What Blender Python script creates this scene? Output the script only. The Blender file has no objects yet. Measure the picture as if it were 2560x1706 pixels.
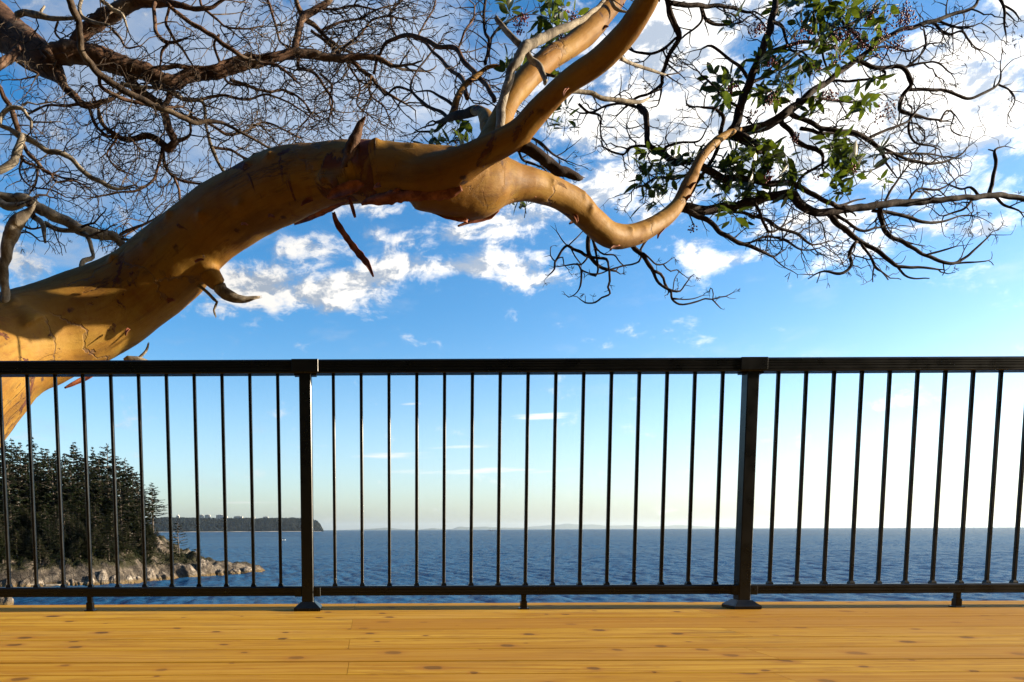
import bpy, math, random
import numpy as np
from mathutils import Vector, Matrix, noise as mnoise
R = math.radians
S = bpy.context.scene
COL = S.collection

# ------------------------------------------------------------------ camera
CZ = 12.0                       # eye height over the sea
SX, SY, FPX = 0.137, 0.2406, 1730.0      # lens shift, focal length in photo pixels
cam_d = bpy.data.cameras.new('camera')
cam_d.sensor_width = 36.0
cam_d.lens = 36.0 * FPX / 2560.0
cam_d.shift_x, cam_d.shift_y = SX, SY
cam_d.clip_start, cam_d.clip_end = 0.05, 200000.0
cam = bpy.data.objects.new('camera', cam_d)
COL.objects.link(cam)
CAMR = Matrix.Rotation(R(90 - 4.75), 3, 'X') @ Matrix.Rotation(R(-0.26), 3, 'Z')
cam.matrix_world = Matrix.Translation((0, 0, CZ)) @ CAMR.to_4x4()
S.camera = cam

def ray(px, py):
    d = Vector(((px - 1280) / 2560 + SX, -(py - 853) / 2560 + SY, -FPX / 2560))
    return (CAMR @ d).normalized()
def at(px, py, Y):
    d = ray(px, py)
    return Vector((0, 0, CZ)) + d * (Y / d.y)

# ------------------------------------------------------------------ light
SUN_AZ, SUN_EL = 91.6, 14.0       # azimuth clockwise from the view direction (+Y)
sun_d = bpy.data.lights.new('sun', 'SUN')
sun_d.energy = 5.0
sun_d.angle = R(0.5)
sun_d.color = (1.0, 0.83, 0.60)
sun = bpy.data.objects.new('sun', sun_d)
COL.objects.link(sun)
sv = Vector((math.cos(R(SUN_EL)) * math.sin(R(SUN_AZ)), math.cos(R(SUN_EL)) * math.cos(R(SUN_AZ)), math.sin(R(SUN_EL))))
sun.rotation_euler = sv.to_track_quat('Z', 'Y').to_euler()
S.view_settings.view_transform = 'Standard'
S.view_settings.look = 'None'
S.view_settings.exposure = 1.66
S.view_settings.gamma = 1.0

# ------------------------------------------------------------------ node helper
class N:
    def __init__(self, tree):
        self.t = tree; self.n = tree.nodes; self.l = tree.links
    def new(self, typ, **kw):
        nd = self.n.new(typ)
        for k, v in kw.items():
            setattr(nd, k, v)
        return nd
    def put(self, sock, v):
        if isinstance(v, bpy.types.NodeSocket): self.l.new(v, sock)
        elif v is not None:
            if sock.type == 'RGBA' and len(v) == 3: v = (*v, 1)
            sock.default_value = v
    def m(self, op, a, b=None, c=None, clamp=False):
        nd = self.new('ShaderNodeMath', operation=op, use_clamp=clamp)
        for i, v in enumerate((a, b, c)):
            if v is not None: self.put(nd.inputs[i], v)
        return nd.outputs[0]
    def v(self, op, a, b=None, s=None):
        nd = self.new('ShaderNodeVectorMath', operation=op)
        self.put(nd.inputs[0], a)
        if b is not None: self.put(nd.inputs[1], b)
        if s is not None: self.put(nd.inputs['Scale'], s)
        return nd.outputs['Value'] if op in ('LENGTH', 'DISTANCE', 'DOT_PRODUCT') else nd.outputs[0]
    def noise(self, vec, scale=5, detail=4, rough=.55, dist=0.0, col=False):
        nd = self.new('ShaderNodeTexNoise')
        self.put(nd.inputs['Vector'], vec)
        for k, v in (('Scale', scale), ('Detail', detail), ('Roughness', rough), ('Distortion', dist)):
            self.put(nd.inputs[k], v)
        return nd.outputs[1 if col else 0]
    def voro(self, vec, scale=5, feature='F1', out='Distance', rnd=1.0, dim='3D'):
        nd = self.new('ShaderNodeTexVoronoi', feature=feature, voronoi_dimensions=dim)
        self.put(nd.inputs['Vector'], vec); self.put(nd.inputs['Scale'], scale)
        self.put(nd.inputs['Randomness'], rnd)
        return nd.outputs[out]
    def step(self, x, a, b, lo=0., hi=1., smooth=True):
        nd = self.new('ShaderNodeMapRange', interpolation_type='SMOOTHSTEP' if smooth else 'LINEAR')
        for i, v in enumerate((x, a, b, lo, hi)): self.put(nd.inputs[i], v)
        return nd.outputs[0]
    def mix(self, f, a, b, mode='MIX'):
        nd = self.new('ShaderNodeMix', data_type='RGBA', blend_type=mode)
        self.put(nd.inputs[0], f); self.put(nd.inputs[6], a); self.put(nd.inputs[7], b)
        return nd.outputs[2]
    def ramp(self, f, stops):
        nd = self.new('ShaderNodeValToRGB')
        e = nd.color_ramp.elements
        while len(e) < len(stops): e.new(0.5)
        for i, (p, c) in enumerate(stops):
            e[i].position = p; e[i].color = (*c, 1)
        self.put(nd.inputs[0], f)
        return nd.outputs[0]
    def comb(self, x, y, z):
        nd = self.new('ShaderNodeCombineXYZ')
        for i, v in enumerate((x, y, z)): self.put(nd.inputs[i], v)
        return nd.outputs[0]
    def sep(self, v):
        nd = self.new('ShaderNodeSeparateXYZ'); self.put(nd.inputs[0], v)
        return nd.outputs
    def mapping(self, vec, scale=(1, 1, 1), rot=(0, 0, 0), loc=(0, 0, 0)):
        nd = self.new('ShaderNodeMapping')
        self.put(nd.inputs['Vector'], vec); nd.inputs['Scale'].default_value = scale
        nd.inputs['Rotation'].default_value = rot; nd.inputs['Location'].default_value = loc
        return nd.outputs[0]
    def bump(self, h, strength=.5, dist=.01, normal=None):
        nd = self.new('ShaderNodeBump')
        self.put(nd.inputs['Height'], h); self.put(nd.inputs['Strength'], strength); self.put(nd.inputs['Distance'], dist)
        if normal is not None: self.put(nd.inputs['Normal'], normal)
        return nd.outputs[0]

# ------------------------------------------------------------------ sky
W = bpy.data.worlds.new('World'); S.world = W
W.use_nodes = True
W.node_tree.nodes.clear()
w = N(W.node_tree)
sky = w.new('ShaderNodeTexSky', sky_type='NISHITA', sun_disc=False, sun_elevation=R(SUN_EL), sun_rotation=R(SUN_AZ),
            altitude=0.0, air_density=1.0, dust_density=1.4, ozone_density=2.2)
d = w.v('NORMALIZE', w.new('ShaderNodeTexCoord').outputs['Generated'])
dx, dy, dz = w.sep(d)
az = w.m('ARCTAN2', dx, dy)
el = w.m('ARCSINE', dz)
def azel(px, py):
    v = ray(px * 1.088, py * 1.088)
    return math.atan2(v.x, v.y), math.asin(v.z)
def blobs(lst):
    acc = None
    for (x, y, rx, ry, amp) in lst:
        a0, e0 = azel(x, y)
        ra = abs(azel(x + rx, y)[0] - a0); re = abs(azel(x, y - ry)[1] - e0)
        du = w.m('MULTIPLY_ADD', az, 1 / ra, -a0 / ra)
        dv = w.m('MULTIPLY_ADD', el, 1 / re, -e0 / re)
        q = w.m('MULTIPLY_ADD', dv, dv, w.m('MULTIPLY', du, du))
        g = w.m('POWER', 0.3679, q)
        acc = w.m('MULTIPLY', g, amp) if acc is None else w.m('MULTIPLY_ADD', g, amp, acc)
    return acc
cumulus = blobs([(540, 650, 115, 52, .95), (700, 680, 150, 46, .9), (800, 650, 110, 44, .8), (725, 570, 100, 36, .8), (870, 545, 80, 28, .75), (960, 612, 120, 34, .9),
    (1060, 615, 60, 25, .7), (1170, 610, 85, 45, 1.0), (1255, 650, 60, 22, .7), (1040, 540, 45, 26, .8), (1170, 520, 90, 40, .85), (1340, 470, 130, 60, .85),
    (1430, 330, 170, 90, 1.0), (1480, 160, 220, 130, 1.0), (1600, 40, 160, 90, .9), (1720, 300, 260, 140, 1.1), (1960, 330, 300, 120, 1.15), (2080, 190, 220, 110, .9),
    (2250, 270, 170, 120, 1.0), (2330, 60, 170, 70, .9), (1590, 575, 45, 35, .85), (1680, 600, 75, 22, .85), (1880, 520, 150, 40, 1.0), (2090, 540, 170, 42, 1.0), (2260, 530, 60, 18, .8),
    (1770, 150, 60, 50, -.45), (1890, 260, 70, 40, -.4), (1390, 360, 70, 35, -.6), (1960, 420, 60, 30, -.3), (2120, 330, 60, 35, -.35), (2040, 60, 70, 80, -.6), (2290, 130, 80, 45, -.5), (60, 620, 70, 60, .85), (20, 560, 80, 40, .5), (1230, 230, 120, 90, .5), (880, 480, 130, 25, .6), (1500, 500, 80, 30, .6)])
veil = blobs([(300, 120, 330, 200, .85), (620, 330, 330, 160, .85), (150, 420, 220, 140, .65), (250, 590, 130, 40, .75), (480, 520, 110, 60, .6),
    (900, 120, 260, 160, .85), (600, 60, 200, 120, .3), (1100, 260, 180, 120, .5)])
wisp = blobs([(1245, 957, 85, 9, 1.0), (945, 928, 40, 5, .6), (900, 1047, 150, 10, .75), (1060, 1028, 90, 7, .6), (1100, 1083, 260, 9, .75),
    (745, 1026, 45, 5, .6), (50, 1003, 90, 16, .6), (560, 1155, 130, 4, .6), (330, 1000, 120, 7, .4), (1845, 817, 15, 5, .7)])
cv = w.comb(az, w.m('MULTIPLY', el, 1.7), 0.0)
warp = w.v('SCALE', w.v('SUBTRACT', w.noise(cv, 9, 3, .5, col=True), (.5, .5, .5)), s=.06)
cvw = w.v('ADD', cv, warp)
n1 = w.noise(cvw, 13, 10, .66)
n1b = w.noise(w.v('ADD', cvw, (.016, .020, 0)), 13, 10, .66)
nv = w.noise(w.mapping(cvw, (1, 1.5, 1)), 10, 8, .6)
nw = w.noise(w.mapping(cv, (1, 7, 1)), 14, 6, .6)
c1 = w.step(w.m('ADD', cumulus, w.m('MULTIPLY', w.m('SUBTRACT', n1, .5), 3.5)), .26, 1.10)
c2 = w.m('MULTIPLY', w.step(w.m('ADD', veil, w.m('MULTIPLY', w.m('SUBTRACT', nv, .5), 2.0)), .08, 1.0), .64)
c3 = w.m('MULTIPLY', w.step(w.m('ADD', wisp, w.m('MULTIPLY', w.m('SUBTRACT', nw, .5), 1.5)), .35, 1.0), .7)
shade = w.step(w.m('ADD', .5, w.m('MULTIPLY', w.m('SUBTRACT', n1, n1b), 4.0)), .2, .75)
skyc = w.new('ShaderNodeHueSaturation')
w.l.new(w.step(el, 0.0, .30, .95, 1.40), skyc.inputs['Saturation'])
w.l.new(sky.outputs[0], skyc.inputs['Color'])
glow = w.m('MULTIPLY', w.m('POWER', .3679, w.m('MULTIPLY', w.m('MAXIMUM', el, 0), 5.5)), w.m('MULTIPLY_ADD', w.m('SINE', az), .50, .62, clamp=True))
base = w.v('MULTIPLY', skyc.outputs[0], w.v('ADD', (.93, 1.02, 1.07), w.v('SCALE', (.42, .48, .75), s=glow)))
# clouds are lit by the sun: brighter towards its side
sunward = w.m('MULTIPLY_ADD', w.m('SINE', az), .5, .5)
lit = w.v('SCALE', (6.0, 5.8, 5.5), s=w.m('MULTIPLY_ADD', sunward, 1.1, .25))
drk = w.v('SCALE', (2.4, 2.8, 3.4), s=w.m('MULTIPLY_ADD', sunward, 1.0, .25))
cl = w.mix(shade, drk, lit)
base = w.mix(c2, base, w.v('SCALE', (3.6, 4.0, 4.6), s=w.m('MULTIPLY_ADD', sunward, 1.1, .25)))
base = w.mix(c3, base, lit)
base = w.mix(c1, base, cl)
bg = w.new('ShaderNodeBackground')
bg.inputs['Strength'].default_value = 0.076
w.l.new(base, bg.inputs['Color'])
wo = w.new('ShaderNodeOutputWorld')
w.l.new(bg.outputs[0], wo.inputs[0])
W.cycles.sampling_method = 'MANUAL'
W.cycles.sample_map_resolution = 1024

# ------------------------------------------------------------------ mesh helpers
class MB:
    def __init__(self): self.v = []; self.f = []
    def add(self, vs, fs):
        o = len(self.v); self.v.extend(tuple(p) for p in vs)
        self.f.extend(tuple(i + o for i in f) for f in fs)
    def box(self, x0, x1, y0, y1, z0, z1, b=0.0):
        if b <= 0:
            vs = [(x, y, z) for z in (z0, z1) for y in (y0, y1) for x in (x0, x1)]
            self.add(vs, [(0, 2, 3, 1), (4, 5, 7, 6), (0, 1, 5, 4), (2, 6, 7, 3), (0, 4, 6, 2), (1, 3, 7, 5)])
            return
        # box with all edges chamfered
        vs = []; idx = {}
        for sx in (0, 1):
            for sy in (0, 1):
                for sz in (0, 1):
                    X = (x0, x1)[sx]; Y = (y0, y1)[sy]; Z = (z0, z1)[sz]
                    ix = X + (b if sx == 0 else -b); iy = Y + (b if sy == 0 else -b); iz = Z + (b if sz == 0 else -b)
                    for k, p in enumerate(((X, iy, iz), (ix, Y, iz), (ix, iy, Z))):
                        idx[(sx, sy, sz, k)] = len(vs); vs.append(p)
        fs = []
        I = lambda a, b_, c, k: idx[(a, b_, c, k)]
        fs += [(I(0,0,0,0), I(0,0,1,0), I(0,1,1,0), I(0,1,0,0)), (I(1,0,0,0), I(1,1,0,0), I(1,1,1,0), I(1,0,1,0))]
        fs += [(I(0,0,0,1), I(1,0,0,1), I(1,0,1,1), I(0,0,1,1)), (I(0,1,0,1), I(0,1,1,1), I(1,1,1,1), I(1,1,0,1))]
        fs += [(I(0,0,0,2), I(0,1,0,2), I(1,1,0,2), I(1,0,0,2)), (I(0,0,1,2), I(1,0,1,2), I(1,1,1,2), I(0,1,1,2))]
        for a in (0, 1):
            for c in (0, 1):
                fs.append((I(a,c,0,0), I(a,c,1,0), I(a,c,1,1), I(a,c,0,1)))
                fs.append((I(a,0,c,0), I(a,1,c,0), I(a,1,c,2), I(a,0,c,2)))
                fs.append((I(0,a,c,1), I(1,a,c,1), I(1,a,c,2), I(0,a,c,2)))
        for a in (0, 1):
            for b_ in (0, 1):
                for c in (0, 1):
                    fs.append((I(a,b_,c,0), I(a,b_,c,1), I(a,b_,c,2)))
        self.add(vs, fs)
    def prism_x(self, prof, x0, x1):
        n = len(prof)
        vs = [(x0, y, z) for y, z in prof] + [(x1, y, z) for y, z in prof]
        fs = [(i, (i + 1) % n, n + (i + 1) % n, n + i) for i in range(n)]
        fs += [tuple(range(n - 1, -1, -1)), tuple(range(n, 2 * n))]
        self.add(vs, fs)
    def loft(self, rings, cap=True):
        n = len(rings[0]); o = []
        vs = [p for r in rings for p in r]
        fs = []
        for k in range(len(rings) - 1):
            for i in range(n):
                j = (i + 1) % n
                fs.append((k * n + i, k * n + j, (k + 1) * n + j, (k + 1) * n + i))
        if cap:
            fs += [tuple(range(n - 1, -1, -1)), tuple(range((len(rings) - 1) * n, len(rings) * n))]
        self.add(vs, fs)
    def tube(self, pts, rad, sides=5, cap=True):
        n = len(pts)
        if n < 2: return
        rings = []
        t0 = (pts[1] - pts[0]).normalized()
        u = t0.orthogonal().normalized()
        for i in range(n):
            t = (pts[min(i + 1, n - 1)] - pts[max(i - 1, 0)])
            if t.length < 1e-9: t = t0
            t = t.normalized()
            u = (u - t * u.dot(t))
            u = u.normalized() if u.length > 1e-6 else t.orthogonal().normalized()
            b = t.cross(u)
            r = rad[i]
            rings.append([pts[i] + (u * math.cos(2 * math.pi * k / sides) + b * math.sin(2 * math.pi * k / sides)) * r for k in range(sides)])
        self.loft(rings, cap)
    def mesh(self, name, mat=None, smooth=False):
        me = bpy.data.meshes.new(name)
        me.from_pydata(self.v, [], self.f)
        if mat: me.materials.append(mat)
        if smooth: me.polygons.foreach_set('use_smooth', [True] * len(me.polygons))
        me.update()
        return me
    def build(self, name, mat, parent=None, smooth=False, recalc=False):
        me = self.mesh(name, mat, smooth)
        if recalc: fix_normals(me)
        return link(name, me, parent)
def fix_normals(me):
    import bmesh
    bm = bmesh.new(); bm.from_mesh(me)
    bmesh.ops.recalc_face_normals(bm, faces=bm.faces)
    bm.to_mesh(me); bm.free()
def link(name, me, parent=None):
    o = bpy.data.objects.new(name, me); COL.objects.link(o)
    if parent is not None:
        o.parent = parent
        o.matrix_parent_inverse = Matrix.Translation(-parent.location) if parent.type == 'EMPTY' else Matrix()
    return o
def empty(name, loc, label, cat, group=None):
    o = bpy.data.objects.new(name, None); COL.objects.link(o)
    o.location = loc; o.empty_display_size = .2
    return tag(o, label, cat, group)
def tag(o, label=None, cat=None, group=None, kind=None):
    for k, v in (('label', label), ('category', cat), ('group', group), ('kind', kind)):
        if v: o[k] = v
    return o
def copy_tree(o, parent=None):
    c = o.copy(); COL.objects.link(c)
    if parent is not None: c.parent = parent
    for ch in list(o.children): copy_tree(ch, c)
    return c

# ------------------------------------------------------------------ materials
def mat(name):
    m = bpy.data.materials.new(name); m.use_nodes = True
    m.node_tree.nodes.clear()
    n = N(m.node_tree)
    p = n.new('ShaderNodeBsdfPrincipled')
    o = n.new('ShaderNodeOutputMaterial')
    n.l.new(p.outputs[0], o.inputs[0])
    n.p = p; n.out = o
    n.obj = n.new('ShaderNodeTexCoord').outputs['Object']
    n.pos = n.new('ShaderNodeNewGeometry').outputs['Position']
    n.rnd = n.new('ShaderNodeObjectInfo').outputs['Random']
    return m, n
def setp(n, col=None, rough=None, spec=None, normal=None, metal=None):
    if col is not None: n.put(n.p.inputs['Base Color'], col)
    if rough is not None: n.put(n.p.inputs['Roughness'], rough)
    if spec is not None: n.put(n.p.inputs['Specular IOR Level'], spec)
    if metal is not None: n.put(n.p.inputs['Metallic'], metal)
    if normal is not None: n.put(n.p.inputs['Normal'], normal)

# black powder coat
M_BLACK, n = mat('black_powder_coat')
nn = n.noise(n.pos, 600, 2, .5)
setp(n, n.mix(n.noise(n.pos, 6, 4), (.0028, .0038, .0056), (.0045, .006, .0085)), n.step(n.noise(n.pos, 14, 3), .3, .7, .26, .38), .32, n.bump(nn, .12, .0006))

# deck timber
M_WOOD, n = mat('cedar_board')
off = n.comb(n.m('MULTIPLY', n.rnd, 37.0), n.m('MULTIPLY', n.rnd, 91.0), n.m('MULTIPLY', n.rnd, 13.0))
pv = n.v('ADD', n.pos, off)
wob = n.noise(n.mapping(pv, (1.2, 3, 1)), 1.0, 3, .5)
grain = n.noise(n.mapping(n.v('ADD', pv, n.v('SCALE', n.comb(0, 1, 0), s=n.m('MULTIPLY', wob, .10))), (.9, 46, 4)), 1.0, 6, .65)
band = n.noise(n.mapping(pv, (.8, 9, 1)), 1.0, 4, .6)
blot = n.noise(n.mapping(pv, (1.6, 3.5, 1)), 1.0, 5, .6)
c = n.mix(n.step(grain, .36, .68), (.370, .185, .013), (.585, .365, .046))
c = n.mix(n.step(band, .45, .72, 0, .55), c, (.27, .105, .014))
c = n.mix(n.step(n.noise(n.mapping(pv, (2.2, 14, 1)), 2.2, 8, .75, .8), .46, .68, 0, .85), c, (.235, .105, .016))
c = n.mix(n.step(blot, .50, .75, 0, .40), c, (.50, .30, .075))
c = n.mix(n.step(n.noise(n.mapping(pv, (1.1, 5, 1)), 1.7, 6, .7), .56, .72, 0, .65), c, (.17, .115, .045))
kv = n.mapping(n.v('ADD', pv, n.v('SCALE', n.noise(pv, 14, 2, .5, col=True), s=.03)), (4.1, 4.4, .01))
kd = n.voro(kv, 1.0, dim='2D')
kr = n.m('MULTIPLY_ADD', n.sep(n.voro(kv, 1.0, out='Color', dim='2D'))[0], .085, .022)
kn = n.step(n.m('DIVIDE', kd, kr), .75, 1.15, 1, 0)
kh = n.step(n.m('DIVIDE', kd, kr), .8, 2.3, .65, 0)
c = n.mix(kh, c, (.30, .12, .025))
c = n.mix(kn, c, n.mix(n.noise(pv, 60, 3), (.035, .022, .012), (.12, .062, .022)))
c = n.mix(n.m('MULTIPLY', n.rnd, .95), c, n.mix(.75, c, (.33, .15, .018)))
h = n.m('ADD', n.m('MULTIPLY', grain, .6), n.m('MULTIPLY', kn, -.4))
setp(n, c, n.step(grain, .3, .7, .80, .62), .05, n.bump(h, .35, .002))

# arbutus bark (smooth, orange, peeling)
M_ARB, n = mat('smooth_orange_bark')
st = n.noise(n.obj, 1.6, 5, .6)
fine = n.noise(n.obj, 9, 6, .65, .6)
patch = n.noise(n.obj, 1.9, 7, .66, .8)
c = n.mix(n.step(st, .35, .68), (0.1517, 0.0716, 0.0108), (0.2137, 0.1204, 0.0234))
c = n.mix(n.step(n.noise(n.obj, 2.3, 4, .6, .3), .55, .74, 0, .6), c, (0.1672, 0.1204, 0.0197))
c = n.mix(n.step(fine, .52, .72, 0, .5), c, (0.1176, 0.0427, 0.0160))
edge = n.m('ABSOLUTE', n.m('SUBTRACT', patch, .625))
c = n.mix(n.step(patch, .622, .631), c, n.mix(n.noise(n.obj, 22, 5, .7), (0.0464, 0.0138, 0.0114), (0.1176, 0.0447, 0.0291)))
c = n.mix(n.step(edge, .004, .016, .75, 0), c, (0.0557, 0.0241, 0.0197))
crk = n.voro(n.v('ADD', n.obj, n.v('SCALE', n.noise(n.obj, 5, 4, .6, col=True), s=.30)), 1.5, 'DISTANCE_TO_EDGE')
cm = n.m('MULTIPLY', n.step(crk, .004, .020, 1, 0), n.step(n.noise(n.obj, 1.1, 3), .50, .58))
c = n.mix(n.m('MULTIPLY', cm, .7), c, (0.0991, 0.0654, 0.0494))
knot_dapple = n.step(n.voro(n.v('ADD', n.obj, n.v('SCALE', n.noise(n.obj, 22, 3, col=True), s=.06)), 7), .09, .19, .95, 0)
knot_dapple = n.m('MULTIPLY', knot_dapple, n.step(n.noise(n.obj, 2.7, 2), .46, .53))
c = n.mix(knot_dapple, c, (0.0434, 0.0241, 0.0216))  # dark bark spots, enlarged to double as painted dapples of twig shade
h = n.m('ADD', n.m('MULTIPLY', n.step(patch, .615, .631), .9), n.m('ADD', n.m('MULTIPLY', fine, .35), n.m('MULTIPLY', cm, -.7)))
ga = n.new('ShaderNodeAttribute', attribute_name='along').outputs['Vector']
st1 = n.noise(n.mapping(ga, (.9, 7, 7)), 1.0, 7, .65, .35)
st2 = n.noise(n.mapping(ga, (2.6, 26, 26)), 1.0, 5, .7, .3)
c = n.mix(n.step(st1, .50, .66, 0, .55), c, (0.0720, 0.0340, 0.0124))
c = n.mix(n.step(st1, .46, .34, 0, .50), c, (0.2250, 0.1400, 0.0287))
c = n.mix(n.step(st2, .52, .72, 0, .40), c, (0.0495, 0.0220, 0.0111))
split = n.m('MULTIPLY', n.step(n.m('ABSOLUTE', n.m('SUBTRACT', n.noise(n.mapping(ga, (.55, 5, 5)), 1.0, 5, .6, .2), .5)), .0, .010, 1, 0), n.step(n.noise(ga, 1.3, 2), .52, .60))
c = n.mix(n.m('MULTIPLY', split, .8), c, (0.0450, 0.0220, 0.0165))
h = n.m('ADD', h, n.m('ADD', n.m('MULTIPLY', st1, .7), n.m('ADD', n.m('MULTIPLY', st2, .3), n.m('MULTIPLY', split, -.7))))
vein = n.noise(n.mapping(n.obj, (5, 5, 5)), 4.0, 8, .75, 1.5)
c = n.mix(n.step(vein, .54, .70, 0, .35), c, (0.0630, 0.0300, 0.0124))
c = n.mix(n.step(n.noise(n.obj, .9, 4, .6), .52, .66, 0, .45), c, (0.1980, 0.0920, 0.0152))
h = n.m('ADD', h, n.m('MULTIPLY', vein, .25))
setp(n, c, n.step(fine, .3, .7, .55, .72), .12, n.bump(h, .75, .010))

# rough brown bark
def rough_bark(name, dark, light, grey):
    m, n = mat(name)
    g = n.noise(n.obj, 7, 7, .7, 1.2)
    f = n.noise(n.obj, 38, 5, .7)
    c = n.mix(n.step(g, .36, .66), dark, light)
    c = n.mix(n.step(n.noise(n.obj, 3, 4, .6), .5, .68, 0, .8), c, grey)
    c = n.mix(n.step(f, .5, .75, 0, .6), c, dark)
    setp(n, c, .85, .15, n.bump(n.m('ADD', g, n.m('MULTIPLY', f, .5)), .8, .012))
    return m
M_BROWN = rough_bark('rough_brown_bark', (.032, .018, .012), (.125, .070, .044), (.16, .122, .090))
M_GREY = rough_bark('bleached_grey_wood', (.085, .070, .055), (.28, .245, .195), (.36, .31, .24))
M_TWIG = rough_bark('dark_twig_bark', (.017, .012, .010), (.075, .053, .037), (.17, .13, .092))
M_TWIGR = rough_bark('dark_living_twig_bark', (.012, .008, .007), (.034, .020, .015), (.048, .034, .026))

M_PEEL, n = mat('peeling_red_bark')
pn = n.noise(n.obj, 14, 6, .65, .4)
setp(n, n.mix(n.step(pn, .35, .7), (.10, .026, .012), (.30, .105, .050)), .6, .25, n.bump(pn, .5, .004))

def leafmat(name, a, b, trans):
    m, n = mat(name)
    lv = n.noise(n.obj, 9, 3, .6)
    c = n.mix(n.step(lv, .35, .65), a, b)
    c = n.mix(n.step(n.noise(n.obj, 40, 4, .6), .66, .72, 0, .8), c, (.10, .05, .015))
    setp(n, c, .38, .45)
    t = n.new('ShaderNodeBsdfTranslucent')
    n.l.new(n.mix(1.0, c, trans, 'MULTIPLY'), t.inputs[0])
    mx = n.new('ShaderNodeMixShader'); mx.inputs[0].default_value = .5
    n.l.new(n.p.outputs[0], mx.inputs[1]); n.l.new(t.outputs[0], mx.inputs[2])
    n.l.new(mx.outputs[0], n.out.inputs[0])
    return m
M_LEAF = leafmat('arbutus_leaf', (.014, .023, .006), (.036, .047, .011), (2.0, 2.1, .6))
M_BERRY, n = mat('red_berry')
setp(n, n.mix(n.noise(n.pos, 40, 2), (.10, .008, .012), (.26, .020, .022)), .35, .5)

# conifers
def needle(name, a, b):
    m, n = mat(name)
    c = n.mix(n.step(n.noise(n.obj, .9, 4, .6), .35, .65), a, b)
    c = n.mix(n.m('MULTIPLY', n.rnd, .5), c, n.v('MULTIPLY', c, (1.25, 1.0, .75)))
    setp(n, c, .8, .1)
    return m
M_NEEDLE = needle('conifer_needles', (.005, .011, .004), (.015, .022, .007))
M_NEEDLE2 = needle('olive_conifer_needles', (.009, .015, .005), (.023, .028, .009))
M_CTRUNK = rough_bark('conifer_bark', (.04, .032, .026), (.12, .10, .085), (.20, .18, .16))

# rock
def rockmat(name, lo, hi, moss):
    m, n = mat(name)
    g = n.noise(n.pos, .55, 8, .65, .6)
    cr = n.voro(n.v('ADD', n.mapping(n.pos, (1, 1, .55), (.3, .25, 0)), n.v('SCALE', n.noise(n.pos, 1.0, 4, .6, col=True), s=.9)), .55, 'DISTANCE_TO_EDGE')
    c = n.mix(n.step(g, .36, .64), lo, hi)
    c = n.mix(n.step(n.noise(n.pos, .16, 4, .6), .44, .56, 0, .85), c, n.v('SCALE', lo, s=.5))
    band = n.noise(n.mapping(n.pos, (.5, .5, 2.2), (.5, .4, 0)), 1.1, 6, .7, 1.0)
    c = n.mix(n.step(band, .50, .60, 0, .75), c, (.06, .048, .038))
    c = n.mix(n.step(cr, .0, .035, .6, 0), c, (.03, .024, .018))
    pz = n.sep(n.pos)[2]
    # tide-stained band and algae just over the water
    c = n.mix(n.step(n.m('ADD', pz, n.m('MULTIPLY', g, .9)), .7, 1.5, .9, 0), c, n.mix(g, (.05, .035, .016), (.15, .10, .04)))
    if moss:
        nz = n.sep(n.new('ShaderNodeNewGeometry').outputs['Normal'])[2]
        mm = n.m('MULTIPLY', n.step(n.m('ADD', nz, n.m('MULTIPLY', n.noise(n.pos, .35, 5), 1.1)), 1.08, 1.30), n.step(n.m('ADD', pz, n.m('MULTIPLY', n.noise(n.pos, .2, 3), 4.0)), 4.2, 6.6))
        c = n.mix(mm, c, n.mix(n.noise(n.pos, 2.2, 4), (.008, .010, .004), (.034, .030, .012)))
    setp(n, c, .85, .2, n.bump(n.m('ADD', n.m('MULTIPLY', g, 1.2), n.m('ADD', n.m('MINIMUM', n.m('MULTIPLY', cr, 3), .25), n.m('MULTIPLY', band, -.9))), .9, .5))
    return m
M_ROCK = rockmat('shore_granite', (.11, .088, .068), (.34, .295, .245), False)
M_LAND = rockmat('headland_rock_and_moss', (.026, .022, .018), (.165, .138, .108), True)
M_BANK, n = mat('bank_earth')
setp(n, n.mix(n.noise(n.pos, 1.5, 6), (.05, .04, .025), (.16, .13, .09)), .95, .1, n.bump(n.noise(n.pos, 6, 5), .6, .05))

# sea
M_SEA, n = mat('sea_water')
nf = n.noise(n.mapping(n.pos, (.55, 1.0, 1), (0, 0, .15)), .62, 6, .62, .4)
nm_ = n.noise(n.mapping(n.pos, (.5, 1.0, 1), (0, 0, -.12)), .16, 4, .55, .3)
nl = n.noise(n.mapping(n.pos, (.35, 1.0, 1)), .006, 4, .55)
h = n.m('ADD', n.m('MULTIPLY', nf, .5), n.m('MULTIPLY', nm_, .6))
c = n.mix(n.step(nl, .35, .65), (.009, .050, .118), (.014, .066, .144))
bn = n.bump(h, 1.0, .5)
py_ = n.sep(n.pos)[1]
jit = n.v('SUBTRACT', n.noise(n.pos, 2.3, 2, .5, col=True), (.5, .5, .5))
far = n.step(py_, 250, 1400, .25, 1.0)
bn = n.v('NORMALIZE', n.v('ADD', bn, n.v('SCALE', n.v('MULTIPLY', jit, (1.6, 2.2, 0)), s=far)))
setp(n, c, .12, .5, bn)
deep = n.new('ShaderNodeBsdfDiffuse')
n.put(deep.inputs[0], c); n.put(deep.inputs['Normal'], bn)
mx = n.new('ShaderNodeMixShader'); mx.inputs[0].default_value = .31
n.l.new(deep.outputs[0], mx.inputs[1]); n.l.new(n.p.outputs[0], mx.inputs[2]); n.l.new(mx.outputs[0], n.out.inputs[0])
n.p.inputs['IOR'].default_value = 1.33

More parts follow.
